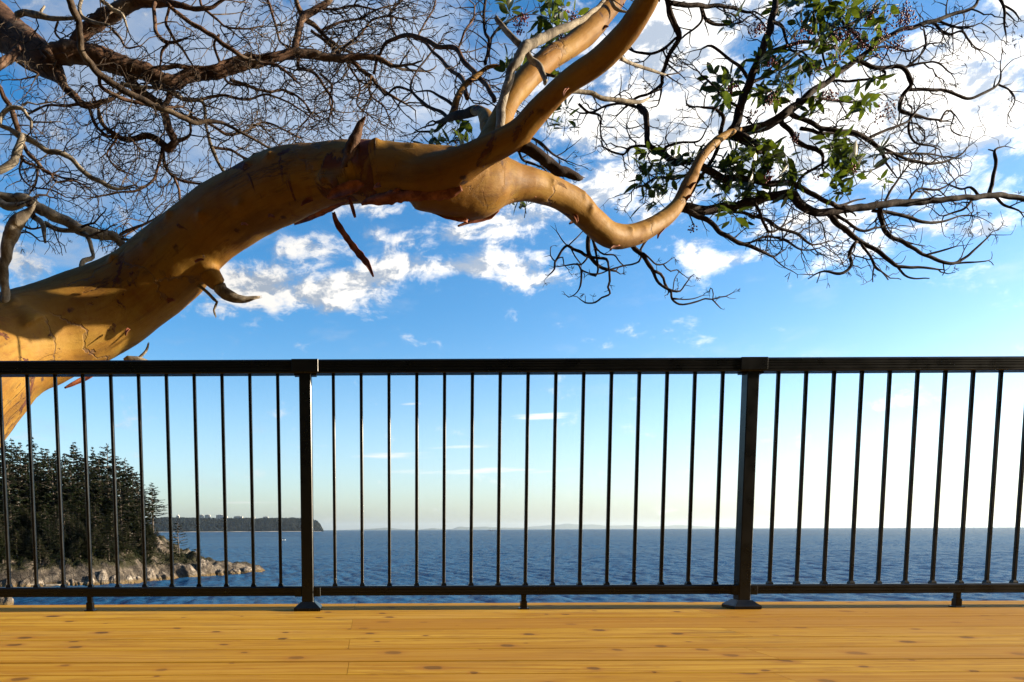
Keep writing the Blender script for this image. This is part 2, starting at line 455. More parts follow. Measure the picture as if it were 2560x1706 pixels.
# ------------------------------------------------------------------ sea, bank
def build_sea():
    g = np.random.default_rng(8)
    na = 1000
    ang = np.linspace(R(-44), R(50), na)
    ds = [98.0]
    while ds[-1] < 1500: ds.append(ds[-1] * 1.0031 + .05)
    ds = np.array(ds)
    D, A = np.meshgrid(ds, ang, indexing='ij')
    X = (D * np.tan(A)).ravel(); Y = D.ravel().copy(); Z = np.zeros_like(X)
    ox = np.zeros_like(X); oy = np.zeros_like(X)
    for k in range(46):
        L = 1.3 * (11.0 / 1.3) ** (k / 45) * g.uniform(.9, 1.1)
        th = R(200) + g.normal(0, .55)
        kx, ky = math.cos(th) * 2 * math.pi / L, math.sin(th) * 2 * math.pi / L
        amp = .0085 * L ** .85
        ph = kx * X + ky * Y + g.uniform(0, 6.28)
        # wave groups
        grp = .6 + .4 * np.sin(X * g.uniform(-.05, .05) + Y * g.uniform(-.03, .03) + g.uniform(0, 6.28))
        fade = np.clip(L / (Y * .0062), 0, 1)          # waves finer than the mesh die out with distance
        Z += amp * grp * fade * np.sin(ph)
        ox += -amp * .7 * grp * fade * np.cos(ph) * math.cos(th); oy += -amp * .7 * grp * fade * np.cos(ph) * math.sin(th)
    edge = np.clip((1500 - Y) / 500, 0, 1) * np.clip((Y - 98) / 6, 0, 1)
    Z = Z * edge + .02; 
    V = np.stack([X + ox * edge, Y + oy * edge, Z], 1)
    nr = len(ds)
    i = np.arange(nr - 1)[:, None] * na + np.arange(na - 1)[None, :]
    F = np.stack([i, i + 1, i + na + 1, i + na], -1).reshape(-1, 4)
    xs = [-85000, -9000, -1500, -300, 300, 1500, 9000, 85000]; ys = [-300, 60, 300, 1500, 9000, 85000]
    b0 = len(V)
    fl = np.array([(x, y, -.45 if y < 1500 else 0) for y in ys for x in xs], float)
    ff = np.array([(b0 + j * 8 + q, b0 + j * 8 + q + 1, b0 + (j + 1) * 8 + q + 1, b0 + (j + 1) * 8 + q) for j in range(5) for q in range(7)])
    V = np.concatenate([V, fl]); F = np.concatenate([F, ff])
    me = bpy.data.meshes.new('sea')
    me.vertices.add(len(V)); me.vertices.foreach_set('co', V.astype(np.float32).ravel())
    me.loops.add(F.size); me.loops.foreach_set('vertex_index', F.astype(np.int32).ravel())
    me.polygons.add(len(F)); me.polygons.foreach_set('loop_start', np.arange(0, F.size, 4, dtype=np.int32))
    me.polygons.foreach_set('use_smooth', [True] * len(F))
    me.update(calc_edges=True); me.validate()
    me.materials.append(M_SEA)
    return link('sea', me)
tag(build_sea(), kind='structure')

DECK = CZ - 0.347
def grid_mesh(name, x0, x1, y0, y1, step, hf, m):
    nx = int((x1 - x0) / step) + 1; ny = int((y1 - y0) / step) + 1
    mb = MB()
    mb.v = [(x0 + i * step, y0 + j * step, hf(x0 + i * step, y0 + j * step)) for j in range(ny) for i in range(nx)]
    mb.f = [(j * nx + i, j * nx + i + 1, (j + 1) * nx + i + 1, (j + 1) * nx + i) for j in range(ny - 1) for i in range(nx - 1)]
    return mb.build(name, m, smooth=True)
def bank_h(x, y):
    z = DECK - 1.35 - max(0, y - 2.0) * .22 - max(0, y - 9) * .55
    if x < -6: z += 0.05 * (-x - 6)
    return z + .35 * mnoise.fractal(Vector((x * .35, y * .35, 3)), 1, 2, 4)
tag(grid_mesh('bank', -26, 26, -10, 34, .8, bank_h, M_BANK), kind='structure')

M_BLOCKER, n = mat('sky_blocker_dark')
setp(n, n.mix(n.noise(n.pos, .8, 6, .7), (.014, .018, .008), (.050, .052, .024)), 1.0, .05)
def blocker_h(x, y):
    z = DECK - 1.6 + max(0, -4.0 - y) * 1.9
    return z + 2.2 * max(0, min(1, (-4.5 - y) / 3)) * mnoise.fractal(Vector((x * .25, y * .25, 9)), 1, 2, 4)
tag(grid_mesh('sky_blocker_hill', -60, 60, -34, -3.6, 1.0, blocker_h, M_BLOCKER), kind='structure')  # added unseen behind the camera to block sky light from the back

# ------------------------------------------------------------------ deck
deck = empty('wooden_deck', (0, 1.0, DECK), 'wooden deck of honey coloured knotty cedar boards in the foreground', 'deck')
seams = [3.262, 2.985, 2.690, 2.405, 2.190, 2.0, 1.812, 1.650]
while seams[-1] > -2.5: seams.append(seams[-1] - .15)
joints = {0: 887, 1: 1773, 2: 880, 3: 1840, 4: 873, 5: 1900, 6: 870, 7: 1973}
rng = random.Random(5)
for i in range(len(seams) - 1):
    ya, yb = seams[i + 1] + .0048, seams[i] - .0048
    ym = (ya + yb) / 2
    if i in joints:
        jx = (joints[i] - 929) / FPX * ym * 1.004
        jx = at(joints[i], 1327 + 600 / ym, ym).x
    else: jx = rng.uniform(-1.5, 1.5)
    dz = rng.uniform(-.0007, .0007)
    cuts = [-6.2, jx - 3.66, jx, jx + 3.66, 6.2]
    for k in range(4):
        if cuts[k + 1] - cuts[k] < .3: continue
        b = MB()
        zt_ = DECK + dz; rr_ = .0035
        b.prism_x([(ya, zt_ - .036), (ya, zt_ - rr_), (ya + rr_ * .3, zt_ - rr_ * .3), (ya + rr_, zt_), (yb - rr_, zt_), (yb - rr_ * .3, zt_ - rr_ * .3), (yb, zt_ - rr_), (yb, zt_ - .036)], cuts[k] + .0006, cuts[k + 1] - .0006)
        b.build('board', M_WOOD, deck, recalc=True)
fb = MB(); fb.box(-6.2, 6.2, 3.262, 3.300, DECK - .26, DECK - .010, .003)
fb.build('fascia_board', M_WOOD, deck)

# ------------------------------------------------------------------ railing
YR = 3.0
rail = empty('deck_railing', (0, YR, DECK), 'black metal railing with slim vertical balusters along the far edge of the deck', 'railing')
PPM = FPX / YR
ztop = at(1280, 900, YR).z
PX = [at(767, 1210, YR).x, at(1866, 1200, YR).x]
gap = PX[1] - PX[0]
PX = [PX[0] - 2 * gap, PX[0] - gap] + PX + [PX[1] + gap, PX[1] + 2 * gap]
pw = .0255
zb0, zb1 = at(1280, 1487, YR).z, at(1280, 1463, YR).z      # bottom rail
hy = .021
def rail_profile(z0, z1, hy, grooves):
    """closed (y,z) outline, grooves cut into both faces"""
    f = []
    gz = sorted(grooves)
    f.append((-hy + .003, z0)); f.append((-hy, z0 + .003))
    for g in gz:
        f += [(-hy, g - .0016), (-hy + .0022, g - .0008), (-hy + .0022, g + .0008), (-hy, g + .0016)]
    f += [(-hy, z1 - .006), (-hy + .006, z1)]
    return f + [(-y, z) for y, z in reversed(f)]
tz1, tz0 = ztop, ztop - .057
for k in range(5):
    x0, x1 = PX[k], PX[k + 1]
    b = MB(); b.prism_x([(y + YR, z) for y, z in rail_profile(tz0, tz1, .029, [tz0 + .010, tz0 + .023, tz0 + .033, tz0 + .043])], x0 + .0005, x1 - .0005)
    b.build('top_rail', M_BLACK, rail, recalc=True)
    b = MB(); b.prism_x([(y + YR, z) for y, z in rail_profile(zb0, zb1, hy, [zb0 + .013, zb0 + .026])], x0 + pw, x1 - pw)
    b.build('bottom_rail', M_BLACK, rail, recalc=True)
    for s, xx in ((1, x0 + pw), (-1, x1 - pw)):
        b = MB()
        xa, xb = sorted((xx, xx + s * .030))
        b.box(xa, xb, YR - hy - .003, YR + hy + .003, zb0 - .003, zb1 - .004, .0015)
        cx = xx + s * .018
        b.loft([[(cx + .0045 * math.cos(t * math.pi / 5), YR - hy - .003 - dd, (zb0 + zb1) / 2 + .0045 * math.sin(t * math.pi / 5)) for t in range(10)] for dd in (0, .002)])
        b.build('rail_bracket', M_BLACK, rail, recalc=True)
    nb = 15
    for i in range(nb):
        bx = x0 + (x1 - x0) * (i + 1) / (nb + 1)
        b = MB()
        b.box(bx - .0068, bx + .0068, YR - .0068, YR + .0068, zb1 - .001, tz0 + .001, .0018)
        b.loft([[(bx + sx * s_, YR + sy * s_, z) for sx, sy in ((-1, -1), (1, -1), (1, 1), (-1, 1))] for s_, z in ((.0110, zb1 - .0005), (.0105, zb1 + .005), (.0072, zb1 + .012))])
        b.build('baluster', M_BLACK, rail, recalc=True)
    fx = (x0 + x1) / 2 - .006
    b = MB()
    b.box(fx - .0105, fx + .0105, YR - .0105, YR + .0105, DECK + .004, zb0 + .001, .002)
    b.box(fx - .0135, fx + .0135, YR - .0135, YR + .0135, DECK + .004, DECK + .038, .002)
    b.box(fx - .020, fx + .022, YR - .020, YR + .020, DECK, DECK + .006, .0015)
    b.build('support_foot', M_BLACK, rail, recalc=True)
for x in PX:
    b = MB(); b.box(x - pw, x + pw, YR - pw, YR + pw, DECK + .002, tz0 + .001, .003)
    post = b.build('post', M_BLACK, rail)
    b = MB()
    sq = lambda s_, z: [(x + sx * s_, YR + sy * s_, z) for sx, sy in ((-1, -1), (1, -1), (1, 1), (-1, 1))]
    b.loft([sq(.054, DECK), sq(.057, DECK + .003), sq(.057, DECK + .013), sq(.054, DECK + .017), sq(.034, DECK + .034), sq(.030, DECK + .038), sq(.0262, DECK + .038)])
    b.build('base_cover', M_BLACK, post, recalc=True)
    b = MB()
    b.box(x - .056, x + .056, YR - .0300, YR + .0300, tz0 + .006, tz1 + .0010, .0010)
    b.build('rail_collar', M_BLACK, post)
    b = MB()
    b.box(x - .047, x + .047, YR - .018, YR + .018, tz0 - .007, tz0 - .0005, .001)
    b.build('top_bracket', M_BLACK, post)

# ------------------------------------------------------------------ headland
SEAH = 1326.0
poly = [(-190, 92), (-128, 122), (-100, 134), (-80, 146), (-70, 151), (-62, 153), (-56.5, 158), (-53.5, 166), (-51, 170), (-48.5, 176), (-45, 181),
        (-41.5, 187), (-38, 194), (-34, 201), (-31.5, 206), (-33, 208), (-37, 205), (-42, 203), (-46, 203), (-49, 206), (-53, 214), (-58, 222), (-64, 240), (-84, 290), (-190, 360)]
def inside(x, y):
    r = False; j = len(poly) - 1
    for i in range(len(poly)):
        xi, yi = poly[i]; xj, yj = poly[j]
        if (yi > y) != (yj > y) and x < (xj - xi) * (y - yi) / (yj - yi) + xi: r = not r
        j = i
    return r
def pdist(x, y):
    best = 1e9; j = len(poly) - 1
    for i in range(len(poly)):
        ax, ay = poly[j]; bx, by = poly[i]
        ux, uy = bx - ax, by - ay
        t = max(0, min(1, ((x - ax) * ux + (y - ay) * uy) / (ux * ux + uy * uy)))
        best = min(best, math.hypot(x - ax - t * ux, y - ay - t * uy)); j = i
    return best
def land_h(x, y):
    dd = pdist(x, y)
    if not inside(x, y): return -min(3.0, dd * .8) - .15
    wig = mnoise.fractal(Vector((x * .16, y * .16, 1)), 1, 2, 5)
    rid = 1 - abs(mnoise.noise(Vector((x * .33, y * .33, 7)))) * 2
    cr = 1 - abs(mnoise.noise(Vector((x * .9, y * .9, 4)))) * 2
    edge = 1 - math.exp(-dd / 2.6)
    low = max(0, min(1, (x + 60) / 14)) if y > 165 else 0
    hmax = 6.2 - 3.2 * low
    h = edge * hmax + .17 * max(0, dd - 5) * (1 - .5 * low)
    vd = mnoise.voronoi(Vector((x * .30 + wig * .3, y * .30, 0)))[0]
    h += edge * (min(1, (vd[1] - vd[0]) * 2.0) - .55) * 2.0 * (1 - .4 * low)
    h += edge * (wig * 1.7 + rid * 1.5 + cr * .8) * (1 - .35 * low)
    return max(h, .12 + .2 * rid * edge)
land = grid_mesh('headland', -150, -29, 118, 262, .6, land_h, M_LAND)
tag(land, kind='structure')

def px_ground(px, py):
    """point where the line of sight through a photo pixel meets the sea level"""
    dd = ray(px, py); t = -CZ / dd.z
    return Vector((0, 0, CZ)) + dd * t

# ---- boulders
def boulder_mesh(seed, sx, sy, sz, sub=4):
    import bmesh
    bm = bmesh.new(); bmesh.ops.create_icosphere(bm, subdivisions=sub, radius=1)
    rg = random.Random(seed)
    planes = []
    for k in range(9):
        v = Vector((rg.gauss(0, 1), rg.gauss(0, 1), rg.gauss(0, .8))).normalized()
        planes.append((v, rg.uniform(.62, .92)))
    o = Vector((seed * 3.1, seed * 1.7, 0))
    for vt in bm.verts:
        p = vt.co.copy()
        for nrm, dd in planes:
            q = p.dot(nrm)
            if q > dd: p -= nrm * (q - dd) * .85
        f = 1 + .16 * mnoise.fractal(p * 1.6 + o, 1, 2, 4) - .10 * max(0, .25 - abs(mnoise.noise(p * 2.2 + o))) * 4 * .6
        p = p * f
        vt.co = Vector((p.x * sx, p.y * sy, p.z * sz))
    me = bpy.data.meshes.new('boulder'); bm.to_mesh(me); bm.free()
    me.materials.append(M_ROCK)
    me.polygons.foreach_set('use_smooth', [True] * len(me.polygons))
    return me
#  px, py of the foot, width px, height px, label (or None: one of the indistinct group)
BOULD = [
 (400, 1402, 46, 46, 'pale rounded cliff boulder glowing in the sun right of the forest', 9.5, 3.2),
 (372, 1441, 30, 40, 'big cracked boulder at the waterline left of the lone pine', 0, 3),
 (455, 1447, 70, 44, 'broad pale rock mass under the lone pine', 0, 3),
 (505, 1444, 50, 56, 'steep rounded rock at the seaward end of the bluff', 0, 3),
 (548, 1436, 30, 22, 'first low rock of the spit beside the steep rounded rock', 0, 2),
 (585, 1434, 42, 20, 'middle low rock of the spit with a tan flank', 0, 2),
 (618, 1430, 40, 19, 'dark topped low rock near the end of the spit', 0, 2),
 (640, 1428, 30, 12, 'tapering brown rock at the tip of the spit', 0, 2),
 (252, 1457, 34, 44, 'tall split sunlit rock at the foot of the forest cliff', 0, 3),
 (283, 1458, 30, 32, 'squat round boulder beside the split sunlit rock', 0, 3),
 (225, 1456, 20, 32, None, 0, 3), (320, 1450, 26, 26, None, 0, 2), (342, 1449, 24, 20, None, 0, 2), (408, 1448, 34, 26, None, 0, 2),
 (430, 1450, 26, 18, None, 0, 2), (475, 1449, 30, 16, None, 0, 2), (525, 1440, 24, 16, None, 0, 2), (200, 1455, 18, 14, None, 0, 2),
 (300, 1452, 18, 12, None, 0, 2), (160, 1462, 22, 10, None, 0, 2), (60, 1462, 28, 28, 'tan rock slab on the shore beside the driftwood', 0, 3),
 (20, 1464, 50, 52, 'stepped brown rock at the left edge of the shore', 0, 3), (8, 1512, 50, 52, 'ribbed tan rock seen just above the deck edge', 0, 3),
]
rgb_ = random.Random(31)
for q in range(34):
    BOULD.append((rgb_.uniform(-10, 520), 1450, rgb_.uniform(10, 30), rgb_.uniform(8, 24), None, 0, 2))
def shore_y(px):
    for q in range(1200, 2120):
        x = at(px, 1400, q / 10).x
        if inside(x, q / 10): return q / 10
    return 200
for k, (px, py, wp, hp, lab, zoff, dep) in enumerate(BOULD):
    g = px_ground(px, py + 2 + zoff * 7)
    if k and py < 1500 and px < 540:
        sy_ = shore_y(px) + wp * .02; g = Vector((at(px, 1400, sy_).x, sy_, 0))
    if k == 0: g = Vector((at(px, 1380, 183).x, 183, 0))
    sc = g.y / FPX
    sx, sz = wp * sc * .56, hp * sc * 1.05
    zc = -0.25 * sz if k else 5.3
    if k == 0: sz *= .62
    o = link('boulder', boulder_mesh(k + 1, sx, min(sx * 1.1, dep * 1.6), sz, 5 if wp > 40 else 4))
    o.location = (g.x, g.y + min(sx, dep) * .15, zc + (0.02 if k else 0))
    o.rotation_euler.z = R((k * 47) % 40 - 20)
    tag(o, lab or 'small dark shore boulder awash below the headland', 'rock', None if lab else 'small boulders along the waterline')

# ---- driftwood
DRIFT = [((60, 1466), (98, 1456), .38, 'pale driftwood log propped up on the shore'), ((78, 1466), (118, 1461), .26, 'thin driftwood log lying under the pale propped one'),
         ((110, 1463), (158, 1458), .30, 'long brown driftwood log lying level on the shore'), ((125, 1467), (165, 1463), .28, 'brown driftwood log closest to the water')]
for (a, b_, r, lab) in DRIFT:
    g = px_ground(*a); e = px_ground(b_[0], b_[1])
    e = Vector((at(b_[0], b_[1], g.y + 1.2).x, g.y + 1.2, 0)); 
    p0 = Vector((g.x, g.y - 2.5, .45)); p1 = Vector((e.x, g.y - 1.5, max(.5, at(b_[0], b_[1], g.y - 1.5).z)))
    pts = [p0.lerp(p1, t / 8) + Vector((0, .05 * math.sin(t * 1.7), .05 * math.cos(t * 2.1))) for t in range(9)]
    m_ = MB(); m_.tube(pts, [r * (1 - .05 * t) for t in range(9)], 9)
    m_.tube([pts[0], pts[0] + Vector((-.5, -.3, .35))], [r * .8, r * .4], 7)
    tag(m_.build('driftwood_log', M_GREY, smooth=True), lab, 'driftwood')

# ------------------------------------------------------------------ conifers
def spray(mb, p, d, L, wd, rg, droop):
    """a drooping needle spray: a bent, ragged, double-sided blade"""
    side = d.cross(Vector((0, 0, 1)))
    if side.length < 1e-3: side = Vector((1, 0, 0))
    side = side.normalized()
    side = (side + Vector((0, 0, rg.uniform(-.6, .6)))).normalized()
    q = p + d * L * .5 + Vector((0, 0, -droop * L * .15)); e = p + d * L + Vector((0, 0, -droop * L * .5))
    mb.add([p, q + side * wd, e, q - side * wd], [(0, 1, 2, 3)])
def conifer(seed, H, crown0, wmax, shape, nwh, dens, gapp=0.0, droop=.5):
    rg = random.Random(seed)
    tr = MB(); cr = MB()
    lean = Vector((rg.uniform(-.02, .02), rg.uniform(-.02, .02), 0))
    pts = [Vector((0, 0, -1.5)) + (lean * (i / 8) ** 1.5 * H * .5) + Vector((0, 0, (H + 1.5) * i / 8)) for i in range(9)]
    tr.tube(pts, [H * .016 * (1.05 - i / 8) + .02 for i in range(9)], 7)
    for wv in range(nwh):
        t = crown0 + (1 - crown0) * (wv + rg.uniform(-.3, .3)) / nwh
        t = max(crown0, min(.99, t))
        z = t * H
        u = (t - crown0) / (1 - crown0)
        if shape == 'cone': L = wmax * (1 - u) ** .62
        elif shape == 'round': L = wmax * (math.sin(math.pi * min(1, .25 + u * .78)) ** .8) * (1 if u < .9 else .7)
        else: L = wmax * (1 - u ** 2.2) * (.55 + .45 * min(1, u * 4))
        L = max(L, .35)
        nb = 6 if u < .9 else 4
        a0 = rg.uniform(0, 6.28)
        for k in range(nb):
            if rg.random() < gapp: continue
            a = a0 + 6.283 * k / nb + rg.uniform(-.4, .4)
            Lb = L * rg.uniform(.5, 1.3)
            up = rg.uniform(-.30, .38) + .35 * u
            dd = Vector((math.cos(a), math.sin(a), up)).normalized()
            o = Vector((lean.x * t ** 1.5 * H * .5, lean.y * t ** 1.5 * H * .5, z + rg.uniform(-.7, .7) * H / nwh))
            ns = max(4, int(Lb * dens * 1.5))
            bp = [o + dd * Lb * f + Vector((0, 0, -.10 * Lb * f * f + .05 * Lb * max(0, f - .6))) for f in (0, .35, .7, 1)]
            tr.tube(bp, [.05 + .012 * Lb, .04 + .008 * Lb, .03, .012], 4)
            for s_ in range(ns):
                f = .18 + .82 * (s_ + rg.random()) / ns
                c = o + dd * Lb * f + Vector((0, 0, -.10 * Lb * f * f))
                for q in range(4):
                    aa = a + rg.choice((-1, 1)) * rg.uniform(.2, 1.3)
                    d2 = Vector((math.cos(aa), math.sin(aa), rg.uniform(-.55, .25))).normalized()
                    sl = rg.uniform(.50, 1.15) * (1 - .35 * f) * (.75 + .05 * Lb)
                    spray(cr, c, d2, sl, sl * rg.uniform(.24, .40), rg, droop)
    for k in range(5):
        spray(cr, Vector((lean.x * H * .5, lean.y * H * .5, H - .9 + k * .16)), Vector((math.cos(k * 2.4), math.sin(k * 2.4), .9)).normalized(), .7, .14, rg, 0)
    return tr.mesh('trunk', M_CTRUNK, True), cr.mesh('crown', M_NEEDLE)
protos = [conifer(1, 26, .18, 5.6, 'cone', 36, 2.0), conifer(2, 26, .24, 5.0, 'cone', 32, 1.9, .12), conifer(3, 26, .30, 6.2, 'round', 26, 1.9, .18, .3),
          conifer(4, 26, .14, 5.6, 'oval', 34, 1.9, .10), conifer(5, 26, .30, 5.8, 'oval', 26, 1.9, .20, .35)]
olive = []
for tr, cr in protos[:2]:
    c2_ = cr.copy(); c2_.materials.clear(); c2_.materials.append(M_NEEDLE2); olive.append((tr, c2_))
protos += olive
def ground_z(x, y): return max(land_h(x, y), .3)
def plant(px, ptop, Y, kind, label, group, wide=1.0, rot=None):
    top = at(px, ptop, Y)
    gz = ground_z(top.x, Y)
    H = max(3.0, top.z - gz)
    o = empty('conifer_tree', (top.x, Y, gz), label, 'tree', group)
    tr, cr = protos[kind]
    s = H / 26.0
    sw = s * wide * (26 / H) ** .35
    for nm, me in (('trunk', tr), ('crown', cr)):
        c = bpy.data.objects.new(nm, me); COL.objects.link(c); c.parent = o
    o.scale = (sw, sw, s)
    o.rotation_euler.z = rot if rot is not None else (px * 1.7 + Y) % 6.28
    return o
BIG = [(2, 1084, 172, 0, 'tall dark fir at the left edge of the picture', 1.0), (80, 1094, 182, 1, 'slender pointed fir standing above the left half of the forest', .85),
       (181, 1106, 186, 0, 'fir with a sharp layered top in the middle of the forest skyline', .95), (266, 1109, 192, 2, 'tall fir with a broad open rounded crown showing sky between its boughs', 1.15),
       (379, 1208, 190, 4, 'broad fir at the seaward end of the forest above the pale boulder', 1.0), (230, 1117, 196, 3, 'narrow fir just left of the broad open crowned one', .7),
       (312, 1146, 194, 2, 'fir with a sloping flat topped crown stepping down towards the water', 1.05)]
for (px, pt, Y, kd, lab, wd) in BIG: plant(px, pt, Y, kd, lab, None, wd)
rg = random.Random(11)
MID = [(-20, 1105, 178), (28, 1098, 186), (50, 1108, 176), (105, 1122, 190), (118, 1124, 180), (138, 1126, 192), (158, 1135, 183), (205, 1138, 188), (215, 1150, 178), (248, 1140, 186),
       (290, 1150, 188), (330, 1168, 190), (345, 1194, 187), (352, 1230, 184), (62, 1140, 170), (20, 1150, 166), (130, 1160, 172), (175, 1165, 174), (270, 1180, 180), (95, 1150, 174), (320, 1215, 181), (300, 1200, 178), (-50, 1090, 182), (-90, 1085, 186), (-60, 1120, 172)]
GL = 'dark fir packed among its neighbours in the forest on the headland'
for (px, pt, Y) in MID: plant(px, pt, Y, rg.choice((0, 1, 3, 3, 4, 0)), GL, 'firs of the forest on the headland', rg.uniform(.85, 1.15))
def rowY(px):         # first land usable for trees for a photo column
    for Y in range(146, 215):
        x = at(px, 1400, Y).x
        if inside(x, Y) and pdist(x, Y) > 3.2: return Y
    return 190
for k in range(85):
    px = rg.uniform(-60, 392)
    Y0 = rowY(px); Y = Y0 + rg.random() ** 1.5 * 22
    pt = 1400 - (Y - Y0) * 6 - rg.uniform(25, 95)
    if px > 330: pt = max(pt, 1262 + (px - 330) * 1.2)
    pt = max(pt, 1200)
    plant(px, pt, Y, rg.choice((0, 1, 3, 5, 6, 5)), 'young fir in the lower rows of the forest above the rocks', 'young firs at the forest foot', rg.uniform(.8, 1.2))

# lone pine on the rock
def lone_pine(px, pbot, ptop, Y, label, seed, tiers, wl):
    base_ = at(px, pbot, Y); top = at(px, ptop, Y); H = top.z - base_.z
    o = empty('pine_tree', base_, label, 'tree')
    rg = random.Random(seed); tr = MB(); cr = MB()
    tr.tube([base_ + Vector((.18 * math.sin(i * .9) * (1 - i / 8), 0, H * i / 8 - (.6 if i == 0 else 0))) for i in range(9)], [.22 * (1.08 - i / 8) for i in range(9)], 7)
    for k in range(tiers):
        t = .20 + .78 * k / tiers
        L = wl * H * (1 - t * .72) * rg.uniform(.75, 1.1)
        for j in range(5):
            a = rg.uniform(0, 6.283); Lb = L * rg.uniform(.6, 1.1)
            dd = Vector((math.cos(a), math.sin(a) * .9, rg.uniform(-.02, .16)))
            o_ = base_ + Vector((0, 0, t * H))
            tr.tube([o_, o_ + dd * Lb * .6, o_ + dd * Lb + Vector((0, 0, .12 * Lb))], [.06, .04, .015], 4)
            for s_ in range(int(Lb * 8) + 4):
                f = rg.uniform(.25, 1.02)
                c = o_ + dd * Lb * f + Vector((0, 0, .12 * Lb * f * f))
                for q in range(3):
                    aa = a + rg.uniform(-1, 1)
                    spray(cr, c, Vector((math.cos(aa), math.sin(aa), rg.uniform(0, .5))).normalized(), rg.uniform(.25, .5), .07, rg, -.1)
    tr.build('trunk', M_CTRUNK, o, True); cr.build('crown', M_NEEDLE2, o)
lone_pine(447, 1398, 1303, 186, 'small lone pine with flat tiers of branches standing on the rocks', 3, 11, .42)
lone_pine(492, 1399, 1371, 187, 'stunted wind bent pine bush on the rock right of the lone pine', 8, 5, 1.0)

# low scrub on the ledges
bush = MB(); rg = random.Random(4)
for k in range(420):
    px = rg.uniform(-40, 470); Y0 = rowY(px); Y = Y0 - 1.5 + rg.random() * 9
    x = at(px, 1400, Y).x; z = ground_z(x, Y)
    if z < 3.0: continue
    for q in range(26):
        c = Vector((x + rg.gauss(0, .7), Y + rg.gauss(0, .7), z + abs(rg.gauss(0, .5))))
        aa = rg.uniform(0, 6.28)
        spray(bush, c, Vector((math.cos(aa), math.sin(aa), rg.uniform(0, .8))).normalized(), rg.uniform(.3, .7), .14, rg, .2)
tag(bush.build('scrub', M_NEEDLE), 'dark scrub covering the ledges between the trees and the rocks', 'scrub', kind='stuff')

# ------------------------------------------------------------------ far shore
PY = 6000.0
def far_h(px):
    pts = [(100, 1292), (380, 1296), (420, 1294), (560, 1296), (680, 1296), (760, 1297), (790, 1302), (800, 1312), (806, 1324), (809, 1330)]
    if px <= pts[0][0]: y = pts[0][1]
    else:
        for (a, ya), (b, yb) in zip(pts, pts[1:]):
            if a <= px <= b: y = ya + (yb - ya) * (px - a) / (b - a); break
        else: return 0
    return max(0, at(px, y + 1.5 + 2.2 * mnoise.noise(Vector((px * .035, 3, 0))), PY).z)
M_FAR, n = mat('far_woodland_haze_tint')
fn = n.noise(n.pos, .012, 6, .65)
setp(n, n.mix(n.step(fn, .35, .65), (.006, .012, .016), (.020, .024, .024)), 1.0, 0.0)  # dark conifer green with the blue of distant haze painted in
M_SAND, n = mat('beach_sand')
setp(n, n.mix(n.noise(n.pos, .02, 4), (.28, .25, .20), (.50, .45, .36)), .95, .1)
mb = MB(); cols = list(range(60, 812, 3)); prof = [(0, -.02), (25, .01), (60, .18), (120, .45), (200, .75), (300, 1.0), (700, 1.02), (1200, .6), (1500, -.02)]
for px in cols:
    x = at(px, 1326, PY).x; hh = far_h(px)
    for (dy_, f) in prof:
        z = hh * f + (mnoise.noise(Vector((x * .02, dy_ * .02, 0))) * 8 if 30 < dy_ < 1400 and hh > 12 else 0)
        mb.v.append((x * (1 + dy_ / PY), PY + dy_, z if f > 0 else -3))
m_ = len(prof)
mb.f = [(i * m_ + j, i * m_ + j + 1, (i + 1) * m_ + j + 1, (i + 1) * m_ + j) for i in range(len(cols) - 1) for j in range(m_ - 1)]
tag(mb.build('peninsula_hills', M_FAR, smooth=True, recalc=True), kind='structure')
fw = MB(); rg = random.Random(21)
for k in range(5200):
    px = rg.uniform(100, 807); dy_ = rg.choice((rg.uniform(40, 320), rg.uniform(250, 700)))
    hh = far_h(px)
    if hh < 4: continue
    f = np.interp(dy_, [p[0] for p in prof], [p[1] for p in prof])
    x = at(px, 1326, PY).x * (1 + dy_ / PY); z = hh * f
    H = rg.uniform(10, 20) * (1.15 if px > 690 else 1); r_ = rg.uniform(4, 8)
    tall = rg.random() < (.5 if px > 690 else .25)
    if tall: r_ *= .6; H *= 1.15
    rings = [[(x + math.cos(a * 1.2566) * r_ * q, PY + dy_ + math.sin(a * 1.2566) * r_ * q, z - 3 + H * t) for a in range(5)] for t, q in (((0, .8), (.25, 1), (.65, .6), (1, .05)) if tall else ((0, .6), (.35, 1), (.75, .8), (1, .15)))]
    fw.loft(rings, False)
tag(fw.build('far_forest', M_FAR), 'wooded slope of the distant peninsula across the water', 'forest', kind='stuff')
mb = MB()
bx = [at(px, 1329, PY - 12).x for px in range(380, 808, 4)]
for i, x in enumerate(bx):
    wv = 3.2 + 3.0 * mnoise.noise(Vector((x * .01, 0, 0)))
    mb.v += [(x, PY - 30, .2), (x, PY + 12, max(.7, wv))]
mb.f = [(2 * i, 2 * i + 2, 2 * i + 3, 2 * i + 1) for i in range(len(bx) - 1)]
tag(mb.build('beach', M_SAND), kind='structure')

M_CONC, n = mat('pale_concrete')
setp(n, n.mix(n.noise(n.pos, .05, 4), (.34, .33, .31), (.48, .47, .44)), .9, .2)
M_GLASS, n = mat('tower_windows')
setp(n, (.05, .06, .075), .25, .5)
TOW = [(440.5, 448, 1290, 14, 'small domed building on the left part of the distant ridge', 'dome'), (496, 508, 1288, 26, 'left one of a close pair of grey towers on the distant ridge', 'fins'),
       (512, 525, 1288, 26, 'right one of a close pair of grey towers on the distant ridge', 'fins'), (540, 558, 1288, 30, 'wide brownish tower with a rooftop mast on the distant ridge', 'mast'),
       (561, 568, 1291, 24, 'narrow pale block right beside the tower with the mast', 'plain'), (584, 606, 1291.5, 30, 'wide flat block with pale ends on the distant ridge', 'ends'),
       (628, 637, 1292, 24, 'small pale block in the gap right of the wide flat block', 'plain'), (657, 670, 1293, 26, 'dark tower with a stepped top, farthest right on the ridge', 'step')]
